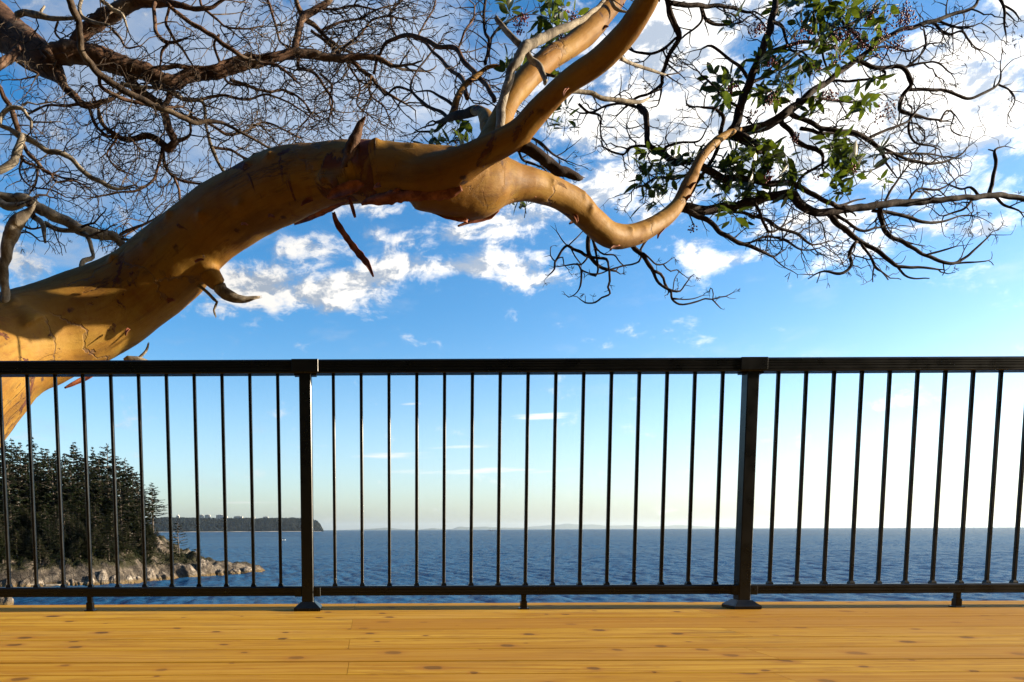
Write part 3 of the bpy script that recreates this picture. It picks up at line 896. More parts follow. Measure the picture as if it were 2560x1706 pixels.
for (x0, x1, yt, dp, lab, st_) in TOW:
    Yb = PY + 330
    a, b_ = at(x0, yt, Yb), at(x1, yt, Yb)
    g = far_h((x0 + x1) / 2) - 4
    cx = (a.x + b_.x) / 2; hw = (b_.x - a.x) / 2; zt = a.z
    o = empty('tower_block', (cx, Yb, g), lab, 'building')
    wl = MB(); wn = MB(); rf = MB()
    wl.box(cx - hw, cx + hw, Yb, Yb + dp, g, zt)
    nfl = max(4, int((zt - g) / 3.6)); fh = (zt - g) / nfl
    e0 = hw * (.18 if st_ == 'ends' else .06)
    for k in range(nfl):
        wn.box(cx - hw + e0, cx + hw - e0, Yb - .25, Yb - .01, g + k * fh + 1.1, g + k * fh + fh - .6)
    for k in range(5 if st_ == 'fins' else 3):
        fx = cx - hw + e0 + (2 * hw - 2 * e0) * (k + .5) / (5 if st_ == 'fins' else 3)
        wl.box(fx - .7, fx + .7, Yb - .7, Yb, g, zt + .5)
    wl.build('wall', M_CONC, o); wn.build('window', M_GLASS, o)
    if st_ == 'dome':
        rf.loft([[(cx + math.cos(t * .524) * hw * q, Yb + dp / 2 + math.sin(t * .524) * hw * q, zt + hw * hz) for t in range(12)] for q, hz in ((.95, 0), (.8, .35), (.5, .6), (.1, .72))])
    elif st_ == 'step':
        rf.box(cx - hw * .75, cx + hw * .9, Yb + 2, Yb + dp - 2, zt, zt + 4); rf.box(cx - hw * .2, cx + hw * .5, Yb + 5, Yb + dp - 5, zt + 4, zt + 7)
    else: rf.box(cx - hw * .5, cx + hw * .5, Yb + 3, Yb + dp - 3, zt, zt + 3.5)
    rf.build('roof', M_CONC, o)
    if st_ == 'mast':
        r_ = MB(); r_.tube([Vector((cx + hw * .3, Yb + 9, zt + 3)), Vector((cx + hw * .3, Yb + 9, zt + 20))], [1.1, .4], 5); r_.build('mast', M_CONC, o)

# mountains
M_MTN, n = mat('mountain_slope')
setp(n, n.mix(n.noise(n.pos, .0008, 5), (.03, .05, .03), (.10, .12, .09)), 1, 0)
def ridge(name, pts, Y, depth):
    mb = MB(); xs_ = [p[0] for p in pts]; ys_ = [p[1] for p in pts]
    cols = np.linspace(xs_[0], xs_[-1], 90)
    for px in cols:
        py = float(np.interp(px, xs_, ys_)) + .7 * mnoise.noise(Vector((px * .09, Y, 0)))
        x = at(px, 1325, Y).x; z = max(0, at(px, min(py, 1325.5), Y).z)
        for f, q in ((-1, -.05), (-.6, .35), (-.3, .75), (0, 1), (.5, .5), (1, -.05)):
            mb.v.append((x * (1 + f * depth / Y), Y + f * depth, z * q - (5 if q < 0 else 0) + (20 * mnoise.noise(Vector((px * .2, f * 5, 1))) if -1 < f < 0 else 0)))
    mb.f = [(i * 6 + j, i * 6 + j + 1, (i + 1) * 6 + j + 1, (i + 1) * 6 + j) for i in range(89) for j in range(5)]
    tag(mb.build(name, M_MTN, smooth=True, recalc=True), kind='structure')
K = lambda l: [(700 + x * .51, 880 + y * .51) for x, y in l]
ridge('mountains', K([(180, 876), (300, 873), (430, 869), (520, 862), (600, 869), (690, 871), (750, 864), (800, 870), (850, 868)]), 52000, 4000)
ridge('mountains', K([(830, 874), (880, 856), (930, 860), (1000, 857), (1080, 862), (1190, 863), (1300, 868), (1420, 874)]), 58000, 4000)
ridge('mountains', K([(1190, 872), (1215, 858), (1290, 852), (1380, 846), (1400, 841), (1480, 848), (1530, 845), (1600, 853), (1720, 849), (1790, 857), (1860, 856), (1950, 849), (2100, 857), (2400, 866), (2700, 872)]), 68000, 5000)

# ------------------------------------------------------------------ boats
M_HULL, n = mat('white_hull'); setp(n, (.62, .62, .60), .35, .5)
M_SAIL, n = mat('sail_cloth'); setp(n, n.mix(n.noise(n.pos, .6, 3), (.70, .69, .66), (.80, .79, .76)), .8, .2)
M_COVER, n = mat('blue_boat_cover'); setp(n, (.02, .03, .06), .7, .2)
M_ALU, n = mat('mast_metal'); setp(n, (.55, .55, .55), .35, .5, metal=.6)
def hull_rings(L, B, Hh):
    rings = []
    for k in range(11):
        t = k / 10; wd = B / 2 * (math.sin(math.pi * (.12 + .86 * t)) ** .7 if t < 1 else .02)
        if k == 10: wd = .03
        x = -L / 2 + L * t; sh = Hh * (.85 + .35 * t * t)
        rings.append([(x - (0 if t < .5 else 0), -wd, sh), (x, -wd * .85, sh * .35), (x, -wd * .3, -.35), (x, wd * .3, -.35), (x, wd * .85, sh * .35), (x, wd, sh)])
    return rings
def sailboat(px, py, Lm, heel, label, sails):
    g = px_ground(px, py)
    o = empty('sailboat', (g.x, g.y, 0), label, 'boat')
    s = Lm / 9.0
    def prt(m_, nm, mt):
        me = m_.mesh(nm, mt); fix_normals(me)
        c = bpy.data.objects.new(nm, me); COL.objects.link(c); c.parent = o; return c
    h_ = MB(); h_.loft(hull_rings(9, 2.8, .95)); prt(h_, 'hull', M_HULL)
    h_ = MB(); h_.loft([[(-1.2 - q, -.75, z), (2.0 + q, -.6, z), (2.0 + q, .6, z), (-1.2 - q, .75, z)] for q, z in ((.2, .9), (0, 1.5))]); prt(h_, 'cabin', M_HULL)
    h_ = MB(); h_.tube([Vector((.6, 0, .9)), Vector((.6, 0, 12.2))], [.09, .05], 6); prt(h_, 'mast', M_ALU)
    h_ = MB(); h_.tube([Vector((.5, 0, 2.1)), Vector((-3.2, 0, 2.2))], [.20, .16], 7); prt(h_, 'boom', M_COVER)
    h_ = MB(); h_.loft([[(-3.8, -.8, z), (-1.8, -.8, z + .1), (-1.8, .8, z + .1), (-3.8, .8, z)] for z in (2.35, 2.42)]); h_.tube([Vector((-3.6, .7, .9)), Vector((-3.6, .7, 2.36))], [.03, .03], 4); h_.tube([Vector((-1.9, -.7, .9)), Vector((-1.9, -.7, 2.36))], [.03, .03], 4); prt(h_, 'canopy', M_COVER)
    if sails:
        h_ = MB()
        for y_, ys_ in ((.0, 1),):
            vs = []
            for i in range(7):
                for j in range(7):
                    u = i / 6; v = j / 6
                    x = (.5) + (-3.8) * u * (1 - v); z = 2.4 + 9.4 * v
                    vs.append((x, .35 * math.sin(math.pi * u) * (1 - v), z))
            h_.add(vs, [(i * 7 + j, i * 7 + j + 1, (i + 1) * 7 + j + 1, (i + 1) * 7 + j) for i in range(6) for j in range(6)])
        c = prt(h_, 'mainsail', M_SAIL)
        h_ = MB(); h_.add([(.7, 0, 10.8), (4.3, 0, 1.2), (1.0, .5, 1.6), (2.1, .35, 4.5)], [(0, 3, 1), (3, 2, 1), (0, 2, 3)]); prt(h_, 'jib', M_SAIL)
    else:
        h_ = MB(); h_.tube([Vector((4.3, 0, 1.1)), Vector((.68, 0, 12.0))], [.05, .04], 5); prt(h_, 'furled_jib', M_SAIL)
    o.scale = (s, s, s); o.rotation_euler = (R(heel), 0, R(0))
    return o
b1 = sailboat(705, 1353, 8.6, 0, 'small sailboat under bare pole motoring across the blue water', False)
b1.rotation_euler = (R(0), R(14), R(168))
sailboat(700.5, 1329.6, 10, 3, 'tiny white sail far out under the wooded peninsula', True)
g = px_ground(1230, 1327.6)
o = empty('ship', (g.x, g.y, 0), 'tiny ship on the horizon in front of the pale mountains', 'ship')
m_ = MB(); m_.loft([[(g.x + x * 2.2, g.y - w_, z) , (g.x + x * 2.2, g.y + w_, z)] + [(g.x + x * 2.2, g.y + w_ * .7, 0), (g.x + x * 2.2, g.y - w_ * .7, 0)] for x, w_, z in ((-12, 4, 4), (-4, 5, 3.5), (6, 5, 4), (13, .5, 6))])
m_.build('hull', M_COVER, o, recalc=True)
m_ = MB(); m_.box(g.x - 22, g.x - 6, g.y - 4, g.y + 4, 3.8, 10, .3); m_.box(g.x - 18, g.x - 10, g.y - 3, g.y + 3, 10.02, 14, .3); m_.build('superstructure', M_HULL, o)
# ------------------------------------------------------------------ the two trees over the railing
CR = {'A': (0, 0, .3827), 'B': (800, 0, .3827), 'C': (1600, 0, .4465), 'D': (0, 450, .3827), 'E': (0, 0, 1.088),
      'F': (1500, 300, .2551), 'G': (1300, 560, .255), 'H': (1900, 0, .2125), 'I': (1000, 0, .2551)}
def conv(cr, pts):
    ox, oy, s = CR[cr]
    return [(ox + p[0] * s, oy + p[1] * s, max(.4, p[2] * s)) for p in pts]
def smooth_path(pts, step):
    """Catmull-Rom through (x,y,r[,Y]) points, resampled about every `step` pixels"""
    P_ = [np.array(p, float) for p in pts]
    P_ = [2 * P_[0] - P_[1]] + P_ + [2 * P_[-1] - P_[-2]]
    out = []
    for i in range(1, len(P_) - 2):
        a, b, c, d_ = P_[i - 1:i + 3]
        L = math.hypot(*(c - b)[:2]); n_ = max(1, int(L / step))
        for k in range(n_):
            t = k / n_
            out.append(.5 * ((2 * b) + (c - a) * t + (2 * a - 5 * b + 4 * c - d_) * t * t + (3 * b - a - 3 * c + d_) * t ** 3))
    out.append(P_[-2])
    return out
def to3(p, Y, r=None):
    v = at(p[0], p[1], Y)
    return v, (p[2] if r is None else r) * Y / FPX

# ---- main arbutus: trunk and great limbs, one continuous skin
main = empty('arbutus_tree', (at(-420, 1500, 4.6).x, 4.6, bank_h(at(-420, 1500, 4.6).x, 4.6)),
             'big leaning arbutus tree with smooth orange trunk arching across the view behind the railing', 'tree')
def path3(cr, pts, Ys, step=9, wob=0.0):
    pts = conv(cr, pts)
    n_ = len(pts)
    q = [(*p, np.interp(i / (n_ - 1), np.linspace(0, 1, len(Ys)), Ys)) for i, p in enumerate(pts)]
    sp = smooth_path(q, step)
    return sp, [to3(s, s[3])[0] for s in sp], [max(.0008, to3(s, s[3])[1]) for s in sp]
tm = MB()
TR = {}
def limb(key, cr, pts, Ys, lump=.07):
    sp, p3, r3 = path3(cr, pts, Ys, 8)
    if key in ('trunk', 'front', 'back', 'knuckle', 'foot'): TR[key] = sp
    r3 = [r * (1 + lump * mnoise.noise(p * 2.6)) for p, r in zip(p3, r3)]
    tm.tube(p3, r3, 28)
    return p3
limb('trunk', 'E', [(-300, 1330, 170), (-235, 1130, 155), (-170, 990, 145), (-90, 885, 132), (0, 812, 120), (110, 765, 104), (235, 715, 97), (350, 640, 86), (440, 560, 80), (530, 490, 75), (630, 437, 71), (730, 407, 66), (830, 394, 61), (930, 396, 58), (1020, 404, 58), (1090, 410, 56)], [4.2, 4.2, 4.3, 4.5, 4.75, 5.0, 5.14, 5.12, 5.0, 4.86, 4.71, 4.57, 4.46, 4.38, 4.38, 4.45])
limb('front', 'E', [(880, 402, 46), (960, 408, 46), (1040, 388, 41), (1120, 345, 33), (1190, 305, 28), (1245, 245, 27), (1300, 192, 26), (1370, 144, 26), (1430, 86, 25), (1475, 22, 24), (1508, -45, 24), (1540, -120, 23), (1575, -260, 20), (1560, -420, 15), (1610, -580, 8), (1640, -680, 3)], [4.4, 4.2, 3.98, 3.72, 3.5, 3.3, 3.1])
limb('back', 'E', [(1100, 395, 46), (1130, 340, 38), (1168, 240, 24), (1203, 193, 24), (1252, 144, 24), (1312, 106, 23), (1361, 63, 23), (1397, 21, 22), (1425, -15, 22), (1455, -70, 21), (1500, -200, 17), (1490, -340, 11), (1530, -470, 4)], [4.5, 4.9, 5.5, 5.9])
limb('knuckle', 'E', [(960, 420, 55), (1040, 430, 64), (1100, 425, 68), (1155, 420, 50), (1215, 425, 34), (1270, 440, 29), (1320, 468, 28), (1360, 508, 27), (1405, 540, 26), (1455, 540, 23), (1510, 514, 19), (1552, 478, 16), (1585, 415, 14), (1612, 362, 12.5), (1650, 322, 11.5), (1680, 305, 10), (1700, 298, 7)], [4.35, 4.7, 5.3, 5.9, 6.4])
limb('knob', 'E', [(60, 760, 60), (25, 715, 34), (12, 690, 24)], [4.7, 4.6], 0)
limb('collar', 'E', [(790, 420, 46), (800, 395, 26), (803, 375, 15)], [4.42, 4.32], 0)
limb('elbow', 'E', [(450, 580, 46), (480, 626, 25), (503, 656, 15)], [4.95, 4.95], .2)
limb('spur', 'E', [(1176, 312, 15), (1195, 326, 14), (1213, 340, 11)], [4.1, 4.12], 0)
limb('stem', 'B', [(1150, 950, 60), (1100, 820, 55), (1075, 760, 42), (1040, 725, 32), (1000, 722, 22)], [4.7, 5.5], 0)
rb_ = random.Random(3)
for key, cnt, lo_ in (('knuckle', 26, .2), ('back', 8, .2), ('trunk', 14, .45), ('front', 5, .3)):
    sp = TR[key]
    for k in range(cnt):
        q = sp[int(len(sp) * (lo_ + (.98 - lo_) * (k + rb_.random()) / cnt)) - 1]
        c_ = at(q[0], q[1], q[3]); r_ = q[2] * q[3] / FPX
        e_ = Vector((rb_.uniform(-.8, .8), -1, rb_.uniform(-.9, .9))).normalized()
        br_ = min(.055, r_ * rb_.uniform(.30, .52))
        cc = c_ + e_ * (r_ - br_ * .35)
        tm.tube([cc - e_ * br_, cc - e_ * br_ * .3, cc + e_ * br_ * .5, cc + e_ * br_ * .95], [br_ * 1.2, br_, br_ * .7, br_ * .2], 10)
limb('foot', 'E', [(-260, 1200, 160), (-340, 1420, 190), (-430, 1560, 230), (-440, 1700, 300)], [4.3, 4.5], .02)
to = tm.build('trunk', M_ARB, main)
md = to.modifiers.new('r', 'REMESH'); md.mode = 'VOXEL'; md.voxel_size = .0135; md.use_smooth_shade = True
md = to.modifiers.new('s', 'SMOOTH'); md.factor = .5; md.iterations = 14
dg = bpy.context.evaluated_depsgraph_get(); dg.update()
me2 = bpy.data.meshes.new_from_object(to.evaluated_get(dg))
to.modifiers.clear(); to.data = me2
nv_ = len(me2.vertices)
co = np.empty(nv_ * 3, np.float32); me2.vertices.foreach_get('co', co); co = co.reshape(-1, 3)
no = np.empty(nv_ * 3, np.float32); me2.vertices.foreach_get('normal', no); no = no.reshape(-1, 3)
dsp = np.empty(nv_, np.float32)
for i in range(nv_):
    p = Vector(co[i])
    dsp[i] = .016 * mnoise.noise(p * 2.6) + .004 * mnoise.noise(p * 8) + .0012 * mnoise.noise(p * 24)
from mathutils import kdtree
cl = []
for key, sp in TR.items():
    run = 0.0; prev = None
    for q in sp:
        p = at(q[0], q[1], q[3])
        if prev is not None: run += (p - prev).length
        cl.append((p, run, prev if prev is not None else p - Vector((1, 0, 1)))); prev = p
kd = kdtree.KDTree(len(cl))
for i, q in enumerate(cl): kd.insert(q[0], i)
kd.balance()
al = np.empty((nv_, 3), np.float32)
for i in range(nv_):
    p = Vector(co[i]); _, k, _ = kd.find(p)
    q, run, pv = cl[k]
    t_ = (q - pv).normalized(); dv = p - q
    u_ = Vector((0, -1, 0)); u_ = (u_ - t_ * u_.dot(t_)).normalized(); w_ = t_.cross(u_)
    al[i] = (run + dv.dot(t_), dv.dot(u_), dv.dot(w_))
me2.attributes.new('along', 'FLOAT_VECTOR', 'POINT').data.foreach_set('vector', al.ravel())
me2.vertices.foreach_set('co', (co + no * dsp[:, None]).ravel()); me2.update()
me2.polygons.foreach_set('use_smooth', [True] * len(me2.polygons))

# ---- branch and twig growth
RG = random.Random(2024)
def allowed(kind, x, y):
    if kind == 'left':
        return y < np.interp(x, [0, 330, 400, 520, 640, 720, 850, 1000, 1150, 1250], [640, 640, 600, 500, 430, 400, 370, 385, 420, 380]) and x < 1330
    if kind == 'right':
        return y < np.interp(x, [1100, 1250, 1420, 1500, 1600, 1720, 1800, 1900, 2000, 2100, 2350, 2700], [400, 430, 520, 560, 560, 590, 600, 640, 700, 720, 690, 640])
    if kind == 'low':
        return 1330 < x < 1850 and y < 775
    return True
tips = []
def grow(mb, x, y, Y, ang, length, r, lvl, kind, curl, dY):
    """one crooked twig, drawn as a tapering tube, and its side twigs"""
    n_ = max(3, int(length / 9)); st_ = length / n_
    pts = [(x, y)]; Ys = [Y]; rr = [r]
    a = ang; k = RG.uniform(-curl, curl); side = RG.choice((-1, 1))
    for i in range(n_):
        if RG.random() < .34: a += RG.choice((-1, 1)) * RG.uniform(.25, .95)
        if RG.random() < .40: k = RG.uniform(-curl, curl) * .8
        a += k
        x += math.cos(a) * st_; y += math.sin(a) * st_; Y += dY * st_ + RG.uniform(-.012, .012)
        if not allowed(kind, x, y): break
        pts.append((x, y)); Ys.append(Y); rr.append(r * (1 - .62 * (i + 1) / n_))
        if lvl < 3 and i > 0 and RG.random() < (.34 if lvl == 1 else .26):
            side = -side
            grow(mb, x, y, Y, a + side * RG.uniform(.5, 1.25), length * RG.uniform(.25, .62), max(.62, rr[-1] * .78), lvl + 1, kind, curl * 1.15, dY + RG.uniform(-.0022, .0022))
    if len(pts) > 2:
        p3 = [at(p[0], p[1], q) for p, q in zip(pts, Ys)]
        mb.tube(p3, [q * s_ / FPX for q, s_ in zip(rr, Ys)], 4 if lvl > 1 else 5, False)
        if lvl >= 2 and RG.random() < .22:        # dry flower stalks at the tips
            for z in range(RG.randint(3, 6)):
                aa = a + RG.uniform(-1.2, 1.2); L_ = RG.uniform(5, 13)
                e = (x + math.cos(aa) * L_, y + math.sin(aa) * L_ + 2)
                mb.tube([p3[-1], at(e[0], e[1], Ys[-1])], [.55 * Ys[-1] / FPX] * 2, 3, False)
        if kind == 'right' and lvl <= 2: tips.append((pts[-1][0], pts[-1][1], Ys[-1], a))
def branch(parent, cr, pts, Ys, mt, tmat, kind, dens=1.0, tl=(50, 150), tr=(1.0, 1.9), curl=.16, label=None, name='branch', lump=.10, step=7):
    sp, p3, r3 = path3(cr, pts, Ys, step)
    # small crooks so that the limb is not a clean spline
    for i in range(1, len(p3) - 1):
        q = Vector((sp[i][0] * .03, sp[i][1] * .03, sp[i][3]))
        p3[i] = p3[i] + Vector((mnoise.noise(q), mnoise.noise(q + Vector((9, 0, 0))), mnoise.noise(q + Vector((0, 9, 0))))) * min(.018, r3[i] * .9)
    r3 = [r * (1 + lump * mnoise.noise(Vector((s_[0] * .07, s_[1] * .07, 2))) + lump * .8 * mnoise.noise(Vector((s_[0] * .21, s_[1] * .21, 5)))) for s_, r in zip(sp, r3)]
    b = MB(); b.tube(p3, r3, 12 if max(s_[2] for s_ in sp) > 7 else 8)
    if name == 'dead_limb':
        dr = (p3[-1] - p3[-3]).normalized()
        for k in range(5):
            off_ = Vector((RG.uniform(-1, 1), RG.uniform(-1, 1), RG.uniform(-1, 1))) * r3[-4] * .55
            b.tube([p3[-5] + off_, p3[-3] + off_ * .9, p3[-1] + off_ * .8 + dr * r3[-4] * RG.uniform(-.6, 1.4)], [r3[-5] * .42, r3[-5] * .30, .0012], 5)
    o = b.build(name, mt, parent, True)
    if label: o['label'] = label
    if dens > 0:
        tw = MB(); side = 1
        for i in range(1, len(sp)):
            seg = math.hypot(sp[i][0] - sp[i - 1][0], sp[i][1] - sp[i - 1][1])
            if RG.random() < dens * (.72 if kind == 'left' else 1) * seg / 26:
                side = -side if RG.random() < .8 else side
                a = math.atan2(sp[i][1] - sp[i - 1][1], sp[i][0] - sp[i - 1][0]) + side * RG.uniform(.45, 1.3)
                grow(tw, sp[i][0], sp[i][1], sp[i][3], a, RG.uniform(*tl), min(RG.uniform(*tr), max(.8, sp[i][2] * .7)), 1, kind, curl, RG.uniform(-.004, .004))
        # the branch goes on as a spray of twigs at its end
        if sp[-1][2] < 5:
            a = math.atan2(sp[-1][1] - sp[-2][1], sp[-1][0] - sp[-2][0])
            for k in range(2):
                grow(tw, sp[-1][0], sp[-1][1], sp[-1][3], a + (k - .5) * RG.uniform(.3, 1.0), RG.uniform(*tl) * .8, max(.8, sp[-1][2] * .8), 1, kind, curl, RG.uniform(-.003, .003))
        if tw.v: tw.build('twigs', tmat, o)
    return sp

# ---- the brown barked tree at the upper left
bare = empty('arbutus_tree', (-8.6, 8.2, bank_h(-8.6, 8.2)), 'bare arbutus tree with rough brown bark whose twigs crowd the upper left sky', 'tree')
bt = MB()
sp, p3, r3 = path3('A', [(-620, -120, 150), (-300, 20, 142), (-150, 85, 136), (0, 185, 125), (120, 262, 104), (230, 345, 96), (320, 425, 80), (385, 500, 46), (410, 540, 26)], [8.3, 8.0, 7.6, 7.4], 8)
low_ = [Vector((-8.6, 8.2, bank_h(-8.6, 8.2) - .3)), Vector((-8.9, 8.3, 12.2)), Vector((-8.3, 8.35, 14.5)), Vector((-7.4, 8.35, 16.4))]
pre = [low_[0].lerp(low_[1], t / 6) for t in range(6)] + [low_[1].lerp(low_[2], t / 6) for t in range(6)] + [low_[2].lerp(low_[3], t / 6) for t in range(6)]
allp = pre + p3
def relax(ps, n_=12, keep=0):
    ps = [p.copy() for p in ps]
    for _ in range(n_):
        q = [p.copy() for p in ps]
        for i in range(1, len(ps) - 1 - keep): ps[i] = (q[i - 1] + q[i] * 2 + q[i + 1]) / 4
    return ps
j_ = len(pre)
allp = relax(allp[:j_ + 8], 14) + allp[j_ + 8:]
allr = [.66 - .02 * i for i in range(6)] + [.56] * 12 + r3
allr = [r * (1 + .10 * mnoise.noise(p * 2.2) + .06 * mnoise.noise(p * 7)) for p, r in zip(allp, allr)]
bt.tube(allp, allr, 20)
bt.build('trunk', M_BROWN, bare, True)
def BL(cr, pts, Ys=(7.4, 7.6), dens=1.0, mt=None, label=None, **kw):
    return branch(bare, cr, pts, Ys, mt or M_BROWN, M_TWIG if mt is not M_GREY else M_TWIG, 'left', dens, label=label, **kw)
BL('A', [(290, 385, 60), (360, 350, 62), (450, 345, 66), (560, 350, 60), (700, 400, 60), (850, 440, 54), (960, 470, 50), (1080, 540, 48), (1150, 540, 42), (1230, 500, 40), (1400, 480, 38), (1600, 420, 35), (1800, 380, 28), (1920, 345, 28), (2050, 365, 24), (2240, 385, 22), (2450, 380, 16), (2560, 430, 12)], (7.4, 7.6, 7.9), 1.5, lump=.14)
BL('A', [(960, 460, 16), (1100, 440, 14), (1250, 445, 12), (1400, 440, 12), (1480, 395, 12), (1650, 365, 12), (1800, 370, 8), (1950, 300, 6)], (7.5, 7.7), 1.3)
BL('A', [(430, 350, 36), (480, 310, 40), (540, 230, 40), (640, 140, 45), (740, 90, 45), (830, 40, 40), (930, 15, 35), (1060, 25, 22), (1150, 35, 18), (1350, 65, 12), (1430, 20, 9), (1500, -20, 8)], (7.5, 7.3), .8, lump=.14)
BL('A', [(440, -60, 22), (480, 60, 22), (515, 170, 20), (530, 320, 20), (600, 430, 20), (700, 520, 20), (850, 610, 18), (1000, 690, 17), (1150, 750, 15), (1280, 800, 13), (1440, 800, 10), (1600, 880, 8), (1750, 960, 7), (1880, 1000, 6), (1930, 1030, 5)], (6.2, 6.8, 7.4), .75, mt=M_TWIG, label='dark smooth branch hanging in front of the brown limb')
BL('A', [(645, 490, 12), (660, 560, 12), (740, 620, 12), (880, 670, 11), (1050, 700, 9), (1200, 700, 5)], (6.6, 7), .8)
BL('A', [(1090, 20, 10), (1110, 50, 10), (1200, 120, 12), (1400, 240, 13), (1550, 350, 12), (1620, 395, 10), (1800, 430, 8), (1900, 500, 6), (1950, 545, 4)], (7.2, 7.6), 1.3)
BL('A', [(830, 500, 30), (860, 540, 32), (930, 620, 30), (1040, 690, 26), (1070, 750, 24), (1110, 860, 24), (1140, 935, 24), (1095, 968, 26), (1040, 920, 20), (950, 890, 18), (850, 910, 16), (760, 890, 14), (680, 830, 12), (640, 760, 10), (640, 700, 8), (600, 620, 5)], (7.6, 7.8), 1.6)
BL('A', [(1110, 550, 20), (1100, 640, 18), (1060, 700, 14)], (7.6, 7.6), 1)
BL('A', [(1130, 940, 16), (1220, 900, 10), (1250, 860, 8), (1240, 780, 8), (1260, 700, 5)], (7.8, 7.8), 1.8)
BL('A', [(1060, 970, 12), (1040, 1080, 9), (1000, 1180, 8), (900, 1245, 7), (780, 1260, 6), (620, 1290, 5)], (7.8, 7.6), 2.0)
BL('A', [(1060, 975, 12), (1090, 1090, 10), (1150, 1170, 9), (1300, 1200, 7), (1400, 1200, 5)], (7.8, 7.9), 2.2)
BL('A', [(1130, 1150, 8), (1170, 1260, 8), (1160, 1360, 7), (1080, 1470, 6), (1000, 1440, 5), (900, 1490, 5), (800, 1550, 5)], (7.8, 7.5), 1.8)
BL('A', [(1100, 590, 20), (1130, 610, 15), (1200, 640, 13), (1310, 650, 11), (1340, 720, 10), (1350, 850, 9), (1390, 970, 12), (1420, 1060, 10), (1470, 1130, 9), (1560, 1190, 6)], (7.6, 7.9), 1.7, mt=M_GREY, label='pale weathered branch hanging from the brown limb')
BL('A', [(1310, 650, 9), (1450, 620, 8), (1600, 650, 7), (1750, 620, 6), (1900, 680, 5), (2050, 780, 4)], (7.7, 8.0), 1.6)
BL('A', [(1240, 770, 9), (1350, 800, 8), (1480, 880, 9), (1600, 860, 7), (1720, 800, 6), (1850, 850, 5), (1960, 900, 4)], (7.7, 8.1), 1.7)
BL('A', [(1380, 960, 9), (1500, 980, 8), (1620, 1040, 7), (1750, 1020, 5), (1850, 980, 4)], (7.8, 8.1), 1.8)
BL('A', [(1500, 520, 10), (1620, 560, 9), (1750, 600, 8), (1850, 590, 7), (1950, 640, 6), (2030, 740, 5), (1960, 830, 4)], (7.7, 8.1), 1.7)
BL('A', [(790, 545, 14), (900, 575, 12), (1020, 580, 8), (1120, 600, 6)], (7.5, 7.5), 1, mt=M_GREY, label='short bleached spur under the brown limb')
BL('A', [(395, 520, 30), (430, 570, 24), (500, 640, 22), (540, 685, 20), (620, 685, 18), (700, 660, 14), (740, 640, 11), (800, 600, 7), (860, 640, 5)], (7.4, 7.5), 1.6)
BL('A', [(540, 685, 10), (400, 690, 8), (300, 690, 6), (200, 740, 4)], (7.4, 7.4), 1.7)
BL('A', [(580, 700, 10), (610, 800, 9), (700, 890, 8), (830, 900, 6), (900, 960, 5)], (7.5, 7.6), 1.8)
BL('A', [(640, 700, 9), (680, 830, 9), (760, 890, 8), (700, 1000, 6), (760, 1100, 5), (860, 1140, 4)], (7.5, 7.6), 2.0)
BL('A', [(110, 100, 18), (150, 80, 18), (230, 100, 20), (330, 120, 14), (480, 125, 9), (560, 120, 6)], (7.5, 7.3), .5, mt=M_GREY, label='bleached grey branch across the top left corner')
BL('A', [(260, 100, 9), (270, 70, 8), (292, 40, 6)], (7.4, 7.4), 0, mt=M_GREY)
BL('A', [(540, -20, 10), (520, 50, 12), (530, 100, 12), (570, 125, 10), (640, 155, 9), (720, 165, 5)], (7.2, 7.1), .5, mt=M_GREY)
BL('A', [(1015, 20, 12), (1005, 60, 12), (1015, 140, 12), (1025, 230, 12), (1100, 280, 10), (1200, 255, 5)], (7.3, 7.2), .8)
BL('A', [(1100, 280, 10), (1060, 330, 9), (1045, 430, 6)], (7.2, 7.3), .9)
BL('A', [(1105, 40, 9), (1080, 150, 9), (1120, 220, 9), (1200, 340, 7), (1260, 430, 5)], (7.3, 7.4), .9)
BL('A', [(1920, 350, 24), (1940, 250, 22), (1960, 160, 22), (2000, 100, 22), (2120, 30, 18), (2180, -30, 14)], (7.9, 8.1), 1.2)
BL('A', [(1935, 0, 14), (1990, 120, 16), (2080, 190, 12), (2200, 300, 9), (2330, 360, 7)], (8, 8.3), 1.8)
BL('A', [(1950, 380, 12), (1960, 440, 10), (2060, 490, 9), (2130, 580, 8), (2170, 660, 7), (2150, 770, 5)], (8, 8.1), 1.3)
BL('A', [(1430, 230, 9), (1400, 300, 8), (1440, 420, 8), (1480, 530, 7), (1560, 560, 5)], (7.6, 7.8), 1.3)
BL('A', [(1300, -20, 8), (1330, 60, 8), (1420, 130, 7), (1480, 180, 6), (1620, 190, 5), (1720, 170, 4)], (7.6, 7.7), 1.3)
BL('A', [(1740, -20, 8), (1770, 60, 8), (1800, 160, 7), (1830, 270, 6), (1900, 310, 5)], (7.9, 7.9), 1.3)
BL('A', [(660, 0, 12), (720, 50, 12), (790, 90, 10), (830, 180, 6)], (7.2, 7.2), .5, mt=M_GREY)
BL('A', [(720, 180, 9), (780, 250, 8), (830, 310, 6), (920, 300, 4)], (7.4, 7.4), 1.0)
BL('A', [(380, 140, 7), (360, 210, 7), (420, 280, 6), (470, 290, 5)], (7.4, 7.4), .8)
BL('A', [(-30, 440, 28), (60, 380, 26), (130, 320, 22)], (7.1, 7.4), .3)
BL('A', [(80, 380, 9), (170, 440, 8), (250, 490, 6), (140, 520, 4)], (7.3, 7.2), .8)
BL('A', [(-60, 530, 14), (-10, 570, 15), (40, 660, 16), (100, 780, 18), (130, 870, 16), (150, 950, 13), (240, 1060, 12), (300, 1120, 10), (400, 1160, 6)], (6.9, 7.1), .8)
